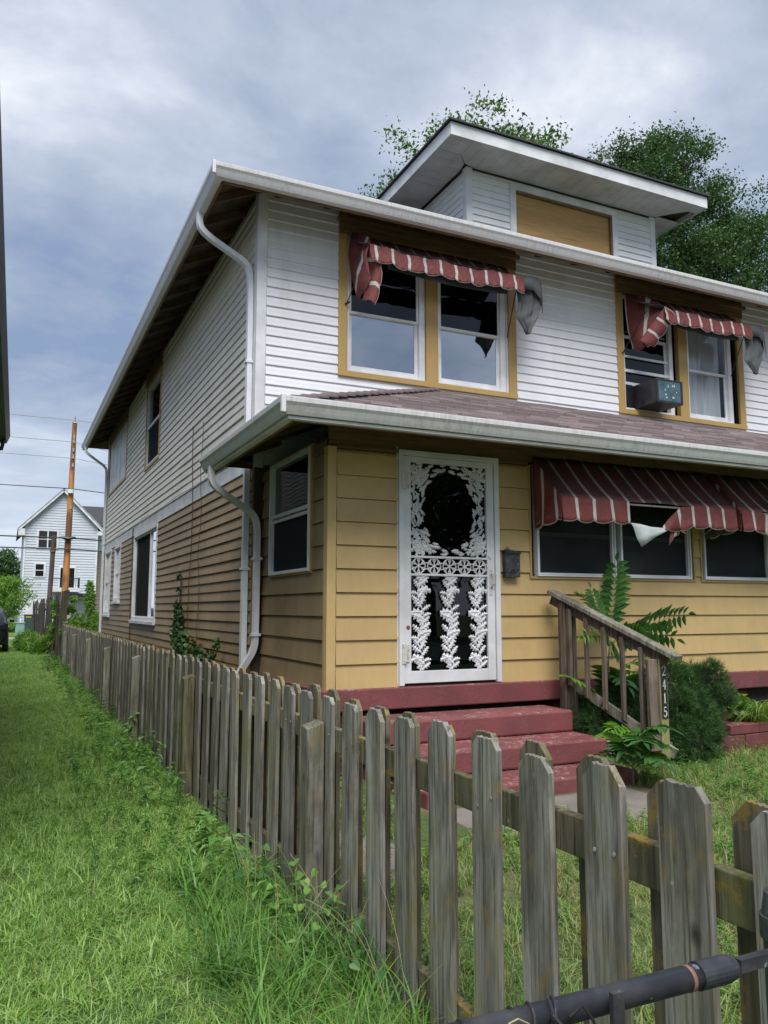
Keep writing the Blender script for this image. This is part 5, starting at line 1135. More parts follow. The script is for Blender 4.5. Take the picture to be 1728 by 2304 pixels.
# ------------------------------------------------------------------ cables on the side wall
def cable(name, label, pts, r, mat, cat='cable', group=None):
    m = MB(); m.tube(pts, r, 6); return props(m.build(name, mat), label, cat, group)
cable('wall_cable', 'dark cable running straight down the side wall, tallest of the two', [(XM-0.04+0.006*math.sin(z*3), 11.40+0.05*math.sin(z*1.7), z) for z in np.linspace(0.6, 4.1, 24)], 0.006, 'cable_brown')
cable('wall_cable', 'thin wavy cable hanging down the side wall nearest the downspouts', [(XM-0.035+0.008*math.sin(z*5), 10.83+0.03*math.sin(z*6.3), z) for z in np.linspace(0.8, 4.05, 40)], 0.004, 'cable_brown')
cable('wall_cable', 'dark cable dropping beside the big side window', [(XM-0.035, 17.3+0.05*math.sin(z*5), z) for z in np.linspace(0.7, 3.15, 24)], 0.009, 'cable_brown')
cable('belt_cable', 'pale cable bundle sagging along the white belt board of the side wall', [(XM-0.06, 9.0+13.7*t, 3.21-0.03*abs(math.sin(t*PI*4))) for t in np.linspace(0, 1, 60)], 0.005, 'cable_pale')
# ------------------------------------------------------------------ NEIGHBOUR HOUSE on the left
nh_ = thing('neighbour_house', 'neighbouring house at the left edge with dark gutter and cream siding', 'house', (-1.2, 8, 0))
def nx(y): return -0.165+0.0100*(y-3.5)
m = MB(); m.box((-9, 4.6, -0.1), (-0.78, 12.3, 3.95)); m.build('wall', 'nbr_siding', nh_)
lap = MB()
for i in range(34): z = 0.3+i*0.105; lap.hexa([(-0.80, 4.55, z), (-0.762, 4.55, z), (-0.762, 12.3, z), (-0.80, 12.3, z), (-0.80, 4.55, z+0.105), (-0.776, 4.55, z+0.105), (-0.776, 12.3, z+0.105), (-0.80, 12.3, z+0.105)])
props(lap.build('siding', 'nbr_siding', nh_), kind='stuff')
m = MB(); m.box((-9, 12.3, -0.1), (-1.35, 25, 5.6)); m.build('rear_wall', 'nbr_siding', nh_)  # unseen rear body, added to block sky reflections and light on the side wall
lap = MB()
for i in range(52): z = 0.05+i*0.105; lap.hexa([(-1.36, 12.35, z), (-1.325, 12.35, z), (-1.325, 25, z), (-1.36, 25, z), (-1.36, 12.35, z+0.105), (-1.345, 12.35, z+0.105), (-1.345, 25, z+0.105), (-1.36, 25, z+0.105)])
props(lap.build('unseen_rear_siding', 'nbr_siding', nh_), kind='stuff')
m = MB(); m.add([(-1.1, 12.0, 5.6), (-1.1, 25.3, 5.6), (-5, 25.3, 7.6), (-5, 12.0, 7.6), (-9.3, 12, 5.6), (-9.3, 25.3, 5.6)], [(0, 1, 2, 3), (3, 2, 5, 4), (0, 3, 4), (1, 5, 2)]); m.build('unseen_rear_roof', 'shingle_dark', nh_)
m = MB(); pr = [(0, 0), (0, -0.12), (-0.08, -0.12), (-0.12, -0.04), (-0.125, 0.0)]
V = [(nx(yy)-0.0+(o), yy, 4.03+h) for yy in (3.9, 12.9) for o, h in ((0, 0.0), (-0.02, -0.06), (-0.045, -0.12), (-0.14, -0.12), (-0.14, 0.0))]
m.add(V, [(0, 1, 6, 5), (1, 2, 7, 6), (2, 3, 8, 7), (3, 4, 9, 8), (4, 0, 5, 9), (4, 3, 2, 1, 0), (5, 6, 7, 8, 9)]); m.build('gutter', 'nbr_gutter', nh_)
m = MB(); m.hexa([(-0.80, 4.0, 3.90), (nx(4)-0.145, 4.0, 3.90), (nx(12.8)-0.145, 12.8, 3.90), (-0.80, 12.8, 3.90), (-0.80, 4.0, 3.96), (nx(4)-0.145, 4.0, 3.96), (nx(12.8)-0.145, 12.8, 3.96), (-0.80, 12.8, 3.96)]); m.build('soffit', 'nbr_siding', nh_)
m = MB(); m.add([(nx(3.9)-0.06, 3.9, 4.04), (nx(12.9)-0.06, 12.9, 4.04), (-9.3, 12.9, 4.04), (-9.3, 3.9, 4.04), (-4.8, 6.9, 5.9), (-4.8, 9.9, 5.9)], [(0, 1, 5, 4), (1, 2, 5), (2, 3, 4, 5), (3, 0, 4)]); m.build('roof', 'shingle_dark', nh_)
m = MB(); m.tube([(nx(12.7)-0.09, 12.7, 3.92), (nx(12.7)-0.10, 12.7, 3.80), (-0.72, 12.5, 3.62), (-0.73, 12.4, 0.1)], 0.035, 8); m.build('downspout', 'nbr_gutter', nh_)

# ------------------------------------------------------------------ WHITE TOWNHOUSE behind the alley
th = thing('townhouse', 'tall pale blue gabled townhouse with balcony beyond the alley', 'house', (3.5, 66, 0)); TY = 66.0
m = MB(); m.box((1.0, TY+0.05, -0.1), (6.25, TY+13, 7.9)); m.prism([(1.0, 7.9), (6.25, 7.9), (3.62, 10.45)], (0, TY+0.05, 0), (1, 0, 0), (0, 0, 1), (0, 1, 0), 12.9); m.build('wall', 'pale_siding', th)
lap = MB(); z = 0.0
while z < 10.3:
    h = 0.205; x0, x1 = 1.0, 6.25
    if z > 7.8: t = (z-7.8)/2.65; x0, x1 = 1.0+2.6*t, 6.25-2.6*t
    lap.hexa([(x0, TY+0.0, z), (x1, TY+0.0, z), (x1, TY+0.05, z), (x0, TY+0.05, z), (x0, TY+0.035, z+h), (x1, TY+0.035, z+h), (x1, TY+0.05, z+h), (x0, TY+0.05, z+h)]); z += h
props(lap.build('siding', 'pale_siding', th), kind='stuff')
m = MB(); m.beam((0.55, TY-0.3, 7.45), (3.62, TY-0.3, 10.62), 0.1, 0.22, (0, 0, 1)); m.beam((6.7, TY-0.3, 7.45), (3.62, TY-0.3, 10.62), 0.1, 0.22, (0, 0, 1)); m.box((0.55, TY-0.32, 7.0), (1.0, TY+0.3, 7.5)); m.box((6.25, TY-0.3, 7.2), (6.7, TY+0.3, 7.5)); m.box((0.98, TY-0.03, 0), (1.1, TY+0.02, 7.6)); m.box((6.15, TY-0.03, 0), (6.27, TY+0.02, 7.6)); m.build('trim', 'white_trim', th)
m = MB(); m.add([(0.5, TY-0.4, 7.50), (3.62, TY-0.4, 10.75), (3.62, TY+13, 10.75), (0.5, TY+13, 7.50), (6.75, TY-0.4, 7.50), (6.75, TY+13, 7.5)], [(0, 1, 2, 3), (1, 4, 5, 2)]); m.build('roof', 'shingle_dark', th)
def tw(x0, x1, z0, z1, parts, mid=True, col='car_glass'):
    m = MB(); m.box((x0-0.1, TY-0.05, z0-0.1), (x1+0.1, TY+0.0, z1+0.1)); o = m.build('window', 'white_trim', th)
    wd = (x1-x0)/parts
    for i in range(parts):
        m = MB(); zm = (z0+z1)/2; m.box((x0+i*wd+0.05, TY-0.07, z0), (x0+(i+1)*wd-0.05, TY-0.051, zm-0.04 if mid else z1))
        if mid: m.box((x0+i*wd+0.05, TY-0.07, zm+0.04), (x0+(i+1)*wd-0.05, TY-0.051, z1))
        m.build('pane', col, o)
tw(1.95, 3.32, 6.15, 7.40, 2); tw(1.84, 2.50, 3.95, 4.85, 1)
m = MB(); m.box((3.55, TY-0.05, 3.10), (4.75, TY+0.0, 4.72)); d_ = m.build('door', 'white_trim', th); m = MB(); m.box((3.65, TY-0.07, 3.12), (4.65, TY-0.051, 4.6)); m.build('pane', 'car_glass', d_)
m = MB(); m.box((3.05, TY-1.2, 2.75), (5.0, TY-0.06, 3.05)); m.build('balcony', 'white_trim', th)
m = MB(); m.box((3.05, TY-1.2, 3.72), (5.0, TY-1.15, 3.78))
for i in range(16): m.box((3.05+i*0.128, TY-1.19, 3.05), (3.07+i*0.128, TY-1.17, 3.72))
m.box((4.85, TY-1.2, 3.05), (4.98, TY-1.16, 3.8)); m.build('balcony_rail', 'black_metal', th)
m = MB(); m.box((1.3, TY-0.04, 0.0), (2.6, TY+0.0, 2.2)); m.box((4.3, TY-0.04, 0.0), (5.9, TY+0.0, 2.1)); m.build('garage_door', 'white_trim', th)
m = MB(); m.box((4.2, TY-3.0, 2.35), (6.0, TY-0.1, 2.6)); m.box((5.85, TY-3, 0), (5.97, TY-2.9, 2.35)); m.build('carport', 'black_metal', th)
t2 = thing('rear_townhouse', 'tan and pale blue townhouse wing half hidden behind the corner downspout', 'house', (8.5, 68, 0))
m = MB(); m.box((6.3, 68, -0.1), (11.5, 80, 6.0)); m.build('wall', 'tan_siding', t2)
m = MB(); m.box((6.3, 67.9, 6.0), (11.5, 80, 7.6)); m.prism([(6.3, 7.6), (11.5, 7.6), (8.9, 9.8)], (0, 67.9, 0), (1, 0, 0), (0, 0, 1), (0, 1, 0), 12); m.build('upper_wall', 'pale_siding', t2)
m = MB(); m.add([(6.0, 67.5, 7.5), (8.9, 67.5, 10.0), (8.9, 80, 10.0), (6.0, 80, 7.5), (11.8, 67.5, 7.5), (11.8, 80, 7.5), (3.7, 72, 10.2), (8.9, 72, 10.2)], [(0, 1, 2, 3), (1, 4, 5, 2), (0, 1, 7, 6)]); m.build('roof', 'shingle_dark', t2)
lap = MB()
for i in range(29): z = i*0.205; lap.hexa([(6.3, 67.93, z), (11.5, 67.93, z), (11.5, 68, z), (6.3, 68, z), (6.3, 67.98, z+0.2), (11.5, 67.98, z+0.2), (11.5, 68, z+0.2), (6.3, 68, z+0.2)])
props(lap.build('siding', 'tan_siding', t2), kind='stuff')

# ------------------------------------------------------------------ utility poles and wires
up = thing('utility_pole', 'tall orange brown utility pole with a grey transformer can bracket', 'utility pole', (2.36, 38, 0))
m = MB(); m.tube([(2.30, 38, -0.1), (2.36, 38, 5), (2.40, 38, 9.9)], [0.16, 0.135, 0.10], 14); m.build('pole', 'pole_wood', up)
m = MB(); m.tube([(2.36, 37.83, 6.60), (2.36, 37.83, 6.78)], 0.13, 12); m.build('ring', 'white_metal', up)
m = MB(); m.tube([(2.40, 38, 9.9), (2.40, 38, 10.15)], 0.035, 8); m.tube([(2.33, 37.9, 9.85), (2.47, 37.9, 9.85)], 0.02, 6)
for z in (9.1, 8.9, 8.5, 8.2, 7.8, 5.9): m.box((2.36, 37.84, z), (2.42, 37.90, z+0.16))
m.build('bracket', 'screw', up)
m = MB(); m.tube([(1.98, 37.8, 4.62), (2.15, 37.78, 4.60), (2.33, 37.78, 4.56), (2.5, 37.78, 4.60), (2.65, 37.8, 4.63)], [0.03, 0.07, 0.09, 0.07, 0.03], 8); m.build('splice_case', 'black_metal', up)
u2 = thing('short_pole', 'short dark wooden pole left of the tall utility pole', 'utility pole', (1.75, 38.4, 0))
m = MB(); m.tube([(1.68, 38.4, -0.1), (1.79, 38.4, 4.75)], 0.115, 10, 0.10); m.build('pole', 'pole_dark', u2)
m = MB(); m.tube([(1.765, 38.4, 3.98), (1.768, 38.4, 4.10)], 0.125, 12); m.build('red_band', 'rust', u2)
wires = [(6.83, 6.72, 0.02, 'upper black communication wire crossing the tall pole', 'cable_black'), (4.10, 4.08, 0.03, 'thick black wire at the height of the pale townhouse door', 'cable_black'),
         (4.60, 4.56, 0.032, 'heavy black cable looping past the townhouse window', 'cable_black'), (9.02, 8.6, 0.014, 'thin wire below the top of the tall pole', 'cable_pale'), (9.95, 9.9, 0.014, 'topmost thin wire at the pole tip', 'cable_pale'), (8.24, 8.0, 0.014, 'thin grey wire third from the top of the pole', 'cable_pale')]
for za, zb, r, lab, mt in wires:
    pts = [(-22+2.03*i, 38-0.2+0.0*i, za+(zb-za)*0.2+((-(i-12)**2)+0)*-0.0016*(1 if i < 12 else 1)) for i in range(13)]+[(2.36+2.2*i, 38, zb+0.003*i*i-0.05*i) for i in range(1, 10)]
    cable('utility_wire', lab, pts, r, mt, 'wire', 'overhead wires on the utility poles')
# ------------------------------------------------------------------ black parked car, small
car = thing('parked_car', 'black parked car cut by the left edge at the end of the lawn', 'car', (-0.75, 32, 0))
sec = [(30.0, 0.72, 0.35, 0.85, 0.95), (30.15, 0.85, 0.28, 0.98, 1.02), (31.0, 0.88, 0.22, 0.98, 1.46), (32.3, 0.88, 0.22, 0.97, 1.50), (33.2, 0.88, 0.22, 0.95, 1.05), (34.3, 0.84, 0.25, 0.85, 0.88), (34.5, 0.70, 0.35, 0.6, 0.7)]
m = MB(); V = []
for y, hw, zb, zs, zt in sec:
    tw_ = hw*0.72 if zt > 1.2 else hw*0.86
    V += [(-0.75-hw*0.95, y, zb), (-0.75+hw*0.95, y, zb), (-0.75+hw, y, (zb+zs)/2), (-0.75+hw*0.97, y, zs), (-0.75+tw_, y, zt), (-0.75-tw_, y, zt), (-0.75-hw*0.97, y, zs), (-0.75-hw, y, (zb+zs)/2)]
F = [(i*8+j, i*8+(j+1) % 8, (i+1)*8+(j+1) % 8, (i+1)*8+j) for i in range(len(sec)-1) for j in range(8)]+[tuple(range(8))[::-1], tuple(range((len(sec)-1)*8, len(sec)*8))]
m.add(V, F); m.build('body', 'car_paint', car, bevel=0.03, smooth=True)
m = MB()
for sg in (-1, 1): m.add([(-0.75+sg*0.865, 31.0, 1.0), (-0.75+sg*0.865, 32.9, 1.0), (-0.75+sg*0.70, 32.3, 1.40), (-0.75+sg*0.70, 31.05, 1.38)], [(0, 1, 2, 3)])
m.add([(-1.35, 30.22, 1.06), (-0.15, 30.22, 1.06), (-0.25, 30.88, 1.42), (-1.25, 30.88, 1.42)], [(0, 1, 2, 3)]); m.build('window', 'car_glass', car)
for sx in (-1, 1):
    for yy in (30.75, 33.7):
        m = MB(); m.tube([(-0.75+sx*0.70, yy, 0.25), (-0.75+sx*0.89, yy, 0.25)], 0.31, 20); o = m.build('wheel', 'rubber', car); m = MB(); m.tube([(-0.75+sx*0.88, yy, 0.25), (-0.75+sx*0.90, yy, 0.25)], 0.19, 12); m.build('rim', 'screw', o)
    m = MB(); m.box((-0.75+sx*0.62, 29.97, 0.78), (-0.75+sx*0.80, 30.06, 0.92)); m.build('head_lamp', 'car_glass', car)
    m = MB(); m.box((-0.75+sx*0.90, 32.7, 0.98), (-0.75+sx*1.06, 32.85, 1.10)); m.build('mirror', 'car_paint', car, bevel=0.02)
# utility cabinets
ub = thing('utility_cabinet', 'dark green utility cabinet with a yellow sticker by the board fence', 'utility box', (1.35, 50, 0))
m = MB(); m.box((0.98, 50, -0.1), (1.85, 50.8, 1.08)); m.build('body', 'util_green', ub, bevel=0.03)
m = MB(); m.box((0.95, 49.95, 1.08), (1.88, 50.85, 1.16)); m.build('lid', 'util_green', ub, bevel=0.02)
m = MB(); m.box((1.05, 49.985, 0.98), (1.35, 49.995, 1.06)); m.build('sticker', simple('sticker_yellow', (0.6, 0.45, 0.05), (0.5, 0.4, 0.05), 5), ub)
uc = thing('utility_pedestal', 'pale green utility pedestal on the far grass strip', 'utility box', (0.75, 49, 0))
m = MB(); m.prism([(0, 0), (0.5, 0), (0.47, 0.72), (0.03, 0.72)], (0.52, 49, -0.05), (1, 0, 0), (0, 0, 1), (0, 1, 0), 0.45); m.build('body', 'util_pale', uc, bevel=0.03)
m = MB(); m.box((0.52, 48.97, 0.67), (1.02, 49.48, 0.72)); m.build('lid', 'util_pale', uc, bevel=0.015)
bp = thing('wooden_clothes_post', 'brown wooden post standing in the overgrown back yard', 'post', (3.15, 27, 0))
m = MB(); m.box((3.10, 27, -0.1), (3.24, 27.1, 2.05)); m.build('post', 'pole_dark', bp, bevel=0.01); m = MB(); m.beam((3.0, 27.05, 2.12), (3.6, 27.05, 2.05), 0.1, 0.08); m.build('cross_bar', 'white_trim', bp)

# ------------------------------------------------------------------ TREES
def tree(name, label, base, H, spread, nleaf, lsize, mat, seed, trunk_r=0.25, crown0=0.35, group=None, shape=1.0, nb=60):
    R = random.Random(seed); t = thing(name, label, 'tree', base, group); bx, by, bz = base
    m = MB(); tip = Vector((bx+R.uniform(-0.5, 0.5), by+R.uniform(-0.5, 0.5), bz+H*0.9)); pts = [Vector(base).lerp(tip, s)+Vector((R.uniform(-0.12, 0.12)*H*0.05, R.uniform(-0.12, 0.12)*H*0.05, 0)) for s in np.linspace(0, 1, 8)]
    m.tube(pts, [trunk_r*(1-0.85*i/7) for i in range(8)], 10); m.build('trunk', 'bark', t, smooth=True)
    limbs = MB(); centres = []
    for k in range(nb):
        s = crown0+(1-crown0)*(k+0.5)/nb; p = Vector(base).lerp(tip, min(1, s)); an = k*2.399+R.uniform(-0.4, 0.4); rel = (s-crown0)/(1-crown0)
        ln = spread*(math.sin(PI*(0.18+0.74*rel))**0.7)*R.uniform(0.72, 1.12)*shape; up_ = R.uniform(0.15, 0.75)
        q = p+Vector((math.cos(an)*ln, math.sin(an)*ln, ln*up_*0.6)); mid = p.lerp(q, 0.5)+Vector((0, 0, -0.05*ln))
        limbs.tube([p, mid, q], [trunk_r*0.28*(1-0.6*rel), trunk_r*0.16, 0.015], 5, cap=False)
        for j in range(12):
            c = p.lerp(q, R.uniform(0.35, 1.1)); centres.append((c.x+R.gauss(0, 0.17)*ln, c.y+R.gauss(0, 0.17)*ln, c.z+R.gauss(0, 0.11)*ln+0.1))
    limbs.build('limbs', 'bark', t)
    C = np.array(centres); idx = RNG.integers(0, len(C), nleaf); sc = min(spread*0.085, 0.30 if H > 15 else 9)
    off = np.clip(RNG.normal(size=(nleaf, 3)), -1.7, 1.7)*np.array([1, 1, 0.75])*sc*(0.5+RNG.random((nleaf, 1)))
    V, F = leaf_cards(C[idx]+off, lsize*(0.6+0.8*RNG.random(nleaf)))
    npmesh('crown', V, F, mat, t); return t
tree('shade_tree', 'leafy green tree rising behind the dormer roof', (18.2, 28.5, 0), 23.8, 5.3, 120000, 0.165, 'tree_leaf', 3, 0.32, 0.42, shape=0.95, nb=110)
tree('shade_tree', 'dark green tree right of the dormer, tallest crown behind the roof', (28.6, 28, 0), 26.8, 4.7, 120000, 0.15, 'tree_leaf_dark', 8, 0.32, 0.30, shape=1.0, nb=120)
tree('shade_tree', 'lower dark tree at the right edge behind the gutter', (33.0, 27.5, 0), 22.8, 4.6, 70000, 0.15, 'tree_leaf_dark', 21, 0.28, 0.30, nb=90)
tree('far_tree', 'grey green tree left of the pale townhouse', (-1.3, 92, 0), 7.6, 3.6, 9000, 0.32, 'tree_leaf_dark', 5, 0.2, 0.15)
tree('ornamental_tree', 'low yellow green tree in front of the far trees', (-0.3, 60, 0), 3.6, 1.7, 9000, 0.13, 'leaf_bright', 6, 0.07, 0.22)
tree('far_tree', 'pale sapling between the utility pole and the carport', (4.55, 50, 0), 3.3, 0.32, 2500, 0.12, 'leaf_bright', 16, 0.05, 0.25)
# across the street, behind the photographer: seen only as reflections in the glass
oh = thing('opposite_house', 'white sided house across the street, mirrored in the glass', 'house', (6, -26, 0))
m = MB(); m.box((-2, -34, -0.1), (12, -26, 6.0)); m.prism([(-2, 6), (12, 6), (5, 9.5)], (0, -34, 0), (1, 0, 0), (0, 0, 1), (0, 1, 0), 8); m.build('wall', 'nbr_siding', oh)
m = MB(); m.add([(-2.6, -25.5, 5.8), (5, -25.5, 9.8), (5, -34.5, 9.8), (-2.6, -34.5, 5.8), (12.6, -25.5, 5.8), (12.6, -34.5, 5.8)], [(0, 1, 2, 3), (1, 4, 5, 2)]); m.build('roof', 'shingle_dark', oh)
m = MB()
for x in (0, 4, 8): m.box((x, -25.99, 1.2), (x+1.2, -25.95, 2.8)); m.box((x, -25.99, 4.0), (x+1.2, -25.95, 5.4))
m.build('window', 'car_glass', oh)
tree('street_tree', 'broad street tree across the road, mirrored in the glass', (19, -22, 0), 11, 5, 14000, 0.32, 'tree_leaf_dark', 31, 0.3, 0.3)
tree('street_tree', 'dense street tree left of the opposite house, mirrored in the glass', (-9, -20, 0), 9, 4.5, 12000, 0.32, 'tree_leaf_dark', 33, 0.3, 0.3)

# ------------------------------------------------------------------ SHRUBS, VINES, PLANTS
def bush(name, label, cat, blobs, n, size, mat, base, seed=1, aspect=0.55, group=None):
    t = thing(name, label, cat, base, group); B = np.array(blobs); w_ = B[:, 3]**2; w_ = w_/w_.sum(); idx = RNG.choice(len(B), n, p=w_)
    d = RNG.normal(size=(n, 3)); d /= np.linalg.norm(d, axis=1)[:, None]; r = RNG.random(n)**0.4
    C = B[idx, :3]+d*(B[idx, 3]*r)[:, None]; C[:, 2] = np.maximum(C[:, 2], 0.0)
    V, F = leaf_cards(C, size*(0.6+0.8*RNG.random(n)), aspect=aspect); npmesh('foliage', V, F, mat, t)
    m = MB()
    for q in blobs[:14]: m.tube([(base[0], base[1], base[2]), ((base[0]+q[0])/2, (base[1]+q[1])/2, q[2]*0.5+base[2]*0.5), (q[0], q[1], q[2])], 0.012, 5, 0.005)
    m.build('stems', 'bark', t); return t
bush('overgrown_shrub', 'bright green overgrown shrub spilling over the fence by the tall pole', 'shrub', [(1.75+0.2*i, 24.8+0.3*(i % 3), 0.85+0.18*math.sin(i*2.1), 0.34) for i in range(8)]+[(1.72, 25.3, 1.45, 0.16), (1.8, 25.4, 1.75, 0.12), (2.5, 25.5, 1.2, 0.2), (2.9, 24, 0.8, 0.34), (2.3, 24, 0.7, 0.34)], 6500, 0.10, 'leaf_bright', (2.2, 25, 0), 4)
bush('vine_bush', 'green vine climbing the end of the tall board fence', 'vine', [(1.35, 25.6, 1.3, 0.16), (1.33, 26.2, 1.6, 0.15), (1.35, 25.8, 0.9, 0.2), (1.3, 26.5, 0.5, 0.3)], 900, 0.11, 'leaf_bright', (1.3, 25.7, 0))
bush('tall_grass_clump', 'clump of tall grass at the foot of the board fence', 'grass', [(0.95, 30, 0.25, 0.4), (0.75, 31, 0.3, 0.45), (1.05, 28.8, 0.2, 0.35)], 2600, 0.30, 'leaf_bright', (0.9, 30, 0), 5, 0.09)
bush('far_hedge', 'yellowish low planting beside the far driveway', 'shrub', [(-0.6+0.4*i, 55, 0.3, 0.35) for i in range(6)], 2500, 0.12, 'leaf_bright', (0, 55, 0))
# pine-needle mounds: tufts of needles radiating outwards
def mugo(label, blobs, ntuft, base, dead=False):
    t = thing('mugo_pine', label, 'shrub', base); B = np.array(blobs); w_ = B[:, 3]**2; idx = RNG.choice(len(B), ntuft, p=w_/w_.sum())
    d = RNG.normal(size=(ntuft, 3)); d[:, 1] -= 0.25; d[:, 2] += 0.2; d /= np.linalg.norm(d, axis=1)[:, None]
    C = B[idx, :3]+d*(B[idx, 3]*(0.62+0.46*RNG.random(ntuft)))[:, None]
    ok = C[:, 2] > 0.02; C = C[ok]; d = d[ok]; k = 24; C = np.repeat(C, k, 0); D = np.repeat(d, k, 0); n = len(C)
    nd = D*1.0+RNG.normal(size=(n, 3))*0.50; nd /= np.linalg.norm(nd, axis=1)[:, None]; q = np.cross(nd, RNG.normal(size=(n, 3))); q /= np.linalg.norm(q, axis=1)[:, None]
    ln = (0.05+0.035*RNG.random(n))[:, None]; S = C+RNG.normal(size=(n, 3))*0.006
    V = np.stack([S-q*0.0018, S+q*0.0018, S+nd*ln], 1).reshape(-1, 3); npmesh('needles', V, np.arange(3*n).reshape(n, 3), 'mugo', t)
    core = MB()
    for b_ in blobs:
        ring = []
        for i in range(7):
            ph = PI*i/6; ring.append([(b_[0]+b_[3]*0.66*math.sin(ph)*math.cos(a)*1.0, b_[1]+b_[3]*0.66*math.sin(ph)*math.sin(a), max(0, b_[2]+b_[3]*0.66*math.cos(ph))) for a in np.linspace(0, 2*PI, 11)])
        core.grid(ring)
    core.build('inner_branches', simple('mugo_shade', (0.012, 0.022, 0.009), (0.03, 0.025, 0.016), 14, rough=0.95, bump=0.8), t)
    return t
mugo('dark green mugo pine mound right of the numbered post', [(5.40, 5.62, 0.38, 0.30), (5.66, 5.80, 0.72, 0.27), (5.95, 5.85, 0.62, 0.32), (6.20, 5.95, 0.58, 0.26), (5.62, 5.55, 0.30, 0.28), (5.35, 5.75, 0.60, 0.22), (5.75, 5.62, 0.50, 0.26), (6.36, 6.0, 0.56, 0.20), (5.52, 5.50, 0.62, 0.14), (6.05, 5.62, 0.82, 0.15), (5.85, 5.55, 0.28, 0.2), (6.3, 5.75, 0.62, 0.16)], 3900, (5.8, 5.8, 0))
mugo('dark pine mound filling the gap behind the stair balusters', [(4.98, 5.95, 0.45, 0.24), (5.20, 5.90, 0.55, 0.26), (5.12, 5.70, 0.30, 0.24), (5.35, 6.0, 0.50, 0.24), (4.88, 5.75, 0.22, 0.18)], 2200, (5.1, 5.9, 0))
m = MB(); R = random.Random(5)
for k in range(160):
    p = Vector((5.36+R.gauss(0, 0.06), 5.62+R.gauss(0, 0.05), 0.86+R.gauss(0, 0.09))); m.tube([p, p+Vector((R.gauss(0, 0.05), R.gauss(0, 0.04), R.gauss(-0.01, 0.05)))], 0.0022, 4)
props(m.build('dead_branch_tuft', 'dead'), 'tangle of dead grey brown twigs beside the numbered post', 'twigs')
# pinnate fronds of tree-of-heaven saplings
def frond(parent, p0, p1, sag, nl, L, mat='frond', roll=0.0):
    p0 = Vector(p0); p1 = Vector(p1); m = MB(); N = 14; d = (p1-p0); ln = d.length; d.normalize(); side = d.cross(Vector((0, 0, 1)))
    if side.length < 0.2: side = d.cross(Vector((0, -1, 0.0)))
    side.normalize(); up_ = side.cross(d); side = side*math.cos(roll)+up_*math.sin(roll)
    pts = [p0.lerp(p1, t)+Vector((0, 0, sag*math.sin(PI*t)*1.0)) for t in np.linspace(0, 1, N)]
    m.m = 1; m.tube(pts, 0.0045, 5, 0.0015); m.m = 0
    for k in range(nl+1):
        t = 0.18+0.82*k/nl; f = t*(N-1); i = min(N-2, int(f)); q = pts[i].lerp(pts[i+1], f-i); dd = (pts[i+1]-pts[i]).normalized()
        for sg in ((-1, 1) if k < nl else (0,)):
            a = dd*0.45+side*sg*1.0 if sg else dd; a.normalize(); l = L*(0.65+0.5*math.sin(PI*min(1, t*0.95)))*random.uniform(0.9, 1.1); n_ = a.cross(dd if sg else side); 
            if n_.length < 1e-3: n_ = Vector((0, 0, 1))
            n_.normalize(); n_ = n_ if n_.z > 0 else -n_; l *= 1.2; wv = n_.cross(a).normalized()*l*0.18; droop = random.uniform(0.08, 0.24)
            P0 = q; P1 = q+a*l*0.33+n_*0.01*l; P2 = q+a*l*0.66-Vector((0, 0, droop*l*0.35)); P3 = q+a*l-Vector((0, 0, droop*l))
            fold = n_*l*0.05
            m.add([P0, P1+wv+fold, P1, P1-wv+fold, P2+wv*0.8+fold, P2, P2-wv*0.8+fold, P3], [(0, 2, 1), (0, 3, 2), (1, 2, 5, 4), (2, 3, 6, 5), (4, 5, 7), (5, 6, 7)])
    return m.build('frond', [mat, 'stem'], parent)
sap = thing('heaven_tree_sapling', 'tall feathery leaved sapling growing up behind the stair railing', 'sapling', (5.15, 6.05, 0.1))
m = MB(); m.tube([(5.15, 6.05, 0.2), (5.18, 6.05, 0.7), (5.22, 6.02, 1.15)], 0.013, 6, 0.008); m.build('stem', 'stem', sap)
T = (5.21, 6.03, 1.12)
for p1, sg, nl, L, mt in [((5.43, 6.12, 1.93), 0.0, 12, 0.17, 'frond'), ((5.12, 6.15, 1.66), 0.02, 11, 0.13, 'frond'), ((6.22, 6.0, 1.42), 0.05, 13, 0.14, 'frond'), ((4.80, 5.95, 1.62), 0.10, 9, 0.09, 'frond'), ((5.85, 5.8, 1.18), 0.10, 10, 0.12, 'frond'),
                      ((5.62, 5.75, 1.05), 0.12, 9, 0.11, 'frond'), ((4.95, 5.70, 1.10), 0.08, 10, 0.14, 'frond'), ((4.62, 5.72, 1.22), 0.08, 7, 0.08, 'frond_young'), ((5.35, 5.62, 1.16), 0.10, 10, 0.12, 'frond')]: frond(sap, T, p1, sg, nl, L, mt, roll=(1.05 if p1[0] > 5.5 or p1[2] < 1.3 else 0.3))
for p0, p1, sg in [((5.17, 6.05, 0.6), (4.93, 5.72, 0.95), 0.08), ((5.17, 6.05, 0.65), (5.30, 5.62, 0.88), 0.08), ((5.16, 6.05, 0.5), (4.60, 5.9, 0.86), 0.08), ((5.18, 6.05, 0.75), (5.05, 5.6, 0.78), 0.1), ((5.18, 6.05, 0.8), (5.75, 5.7, 0.98), 0.1)]: frond(sap, p0, p1, sg, 8, 0.13, 'frond_young' if p1[0] < 4.7 or p1[0] > 5.5 else 'frond', 0.3)
sp2 = thing('heaven_tree_sapling', 'small bright sapling in front of the numbered post at the foot of the steps', 'sapling', (4.50, 4.95, 0.1))
m = MB(); m.tube([(4.50, 4.98, 0.05), (4.49, 4.96, 0.42)], 0.008, 6, 0.005); m.build('stem', 'stem', sp2)
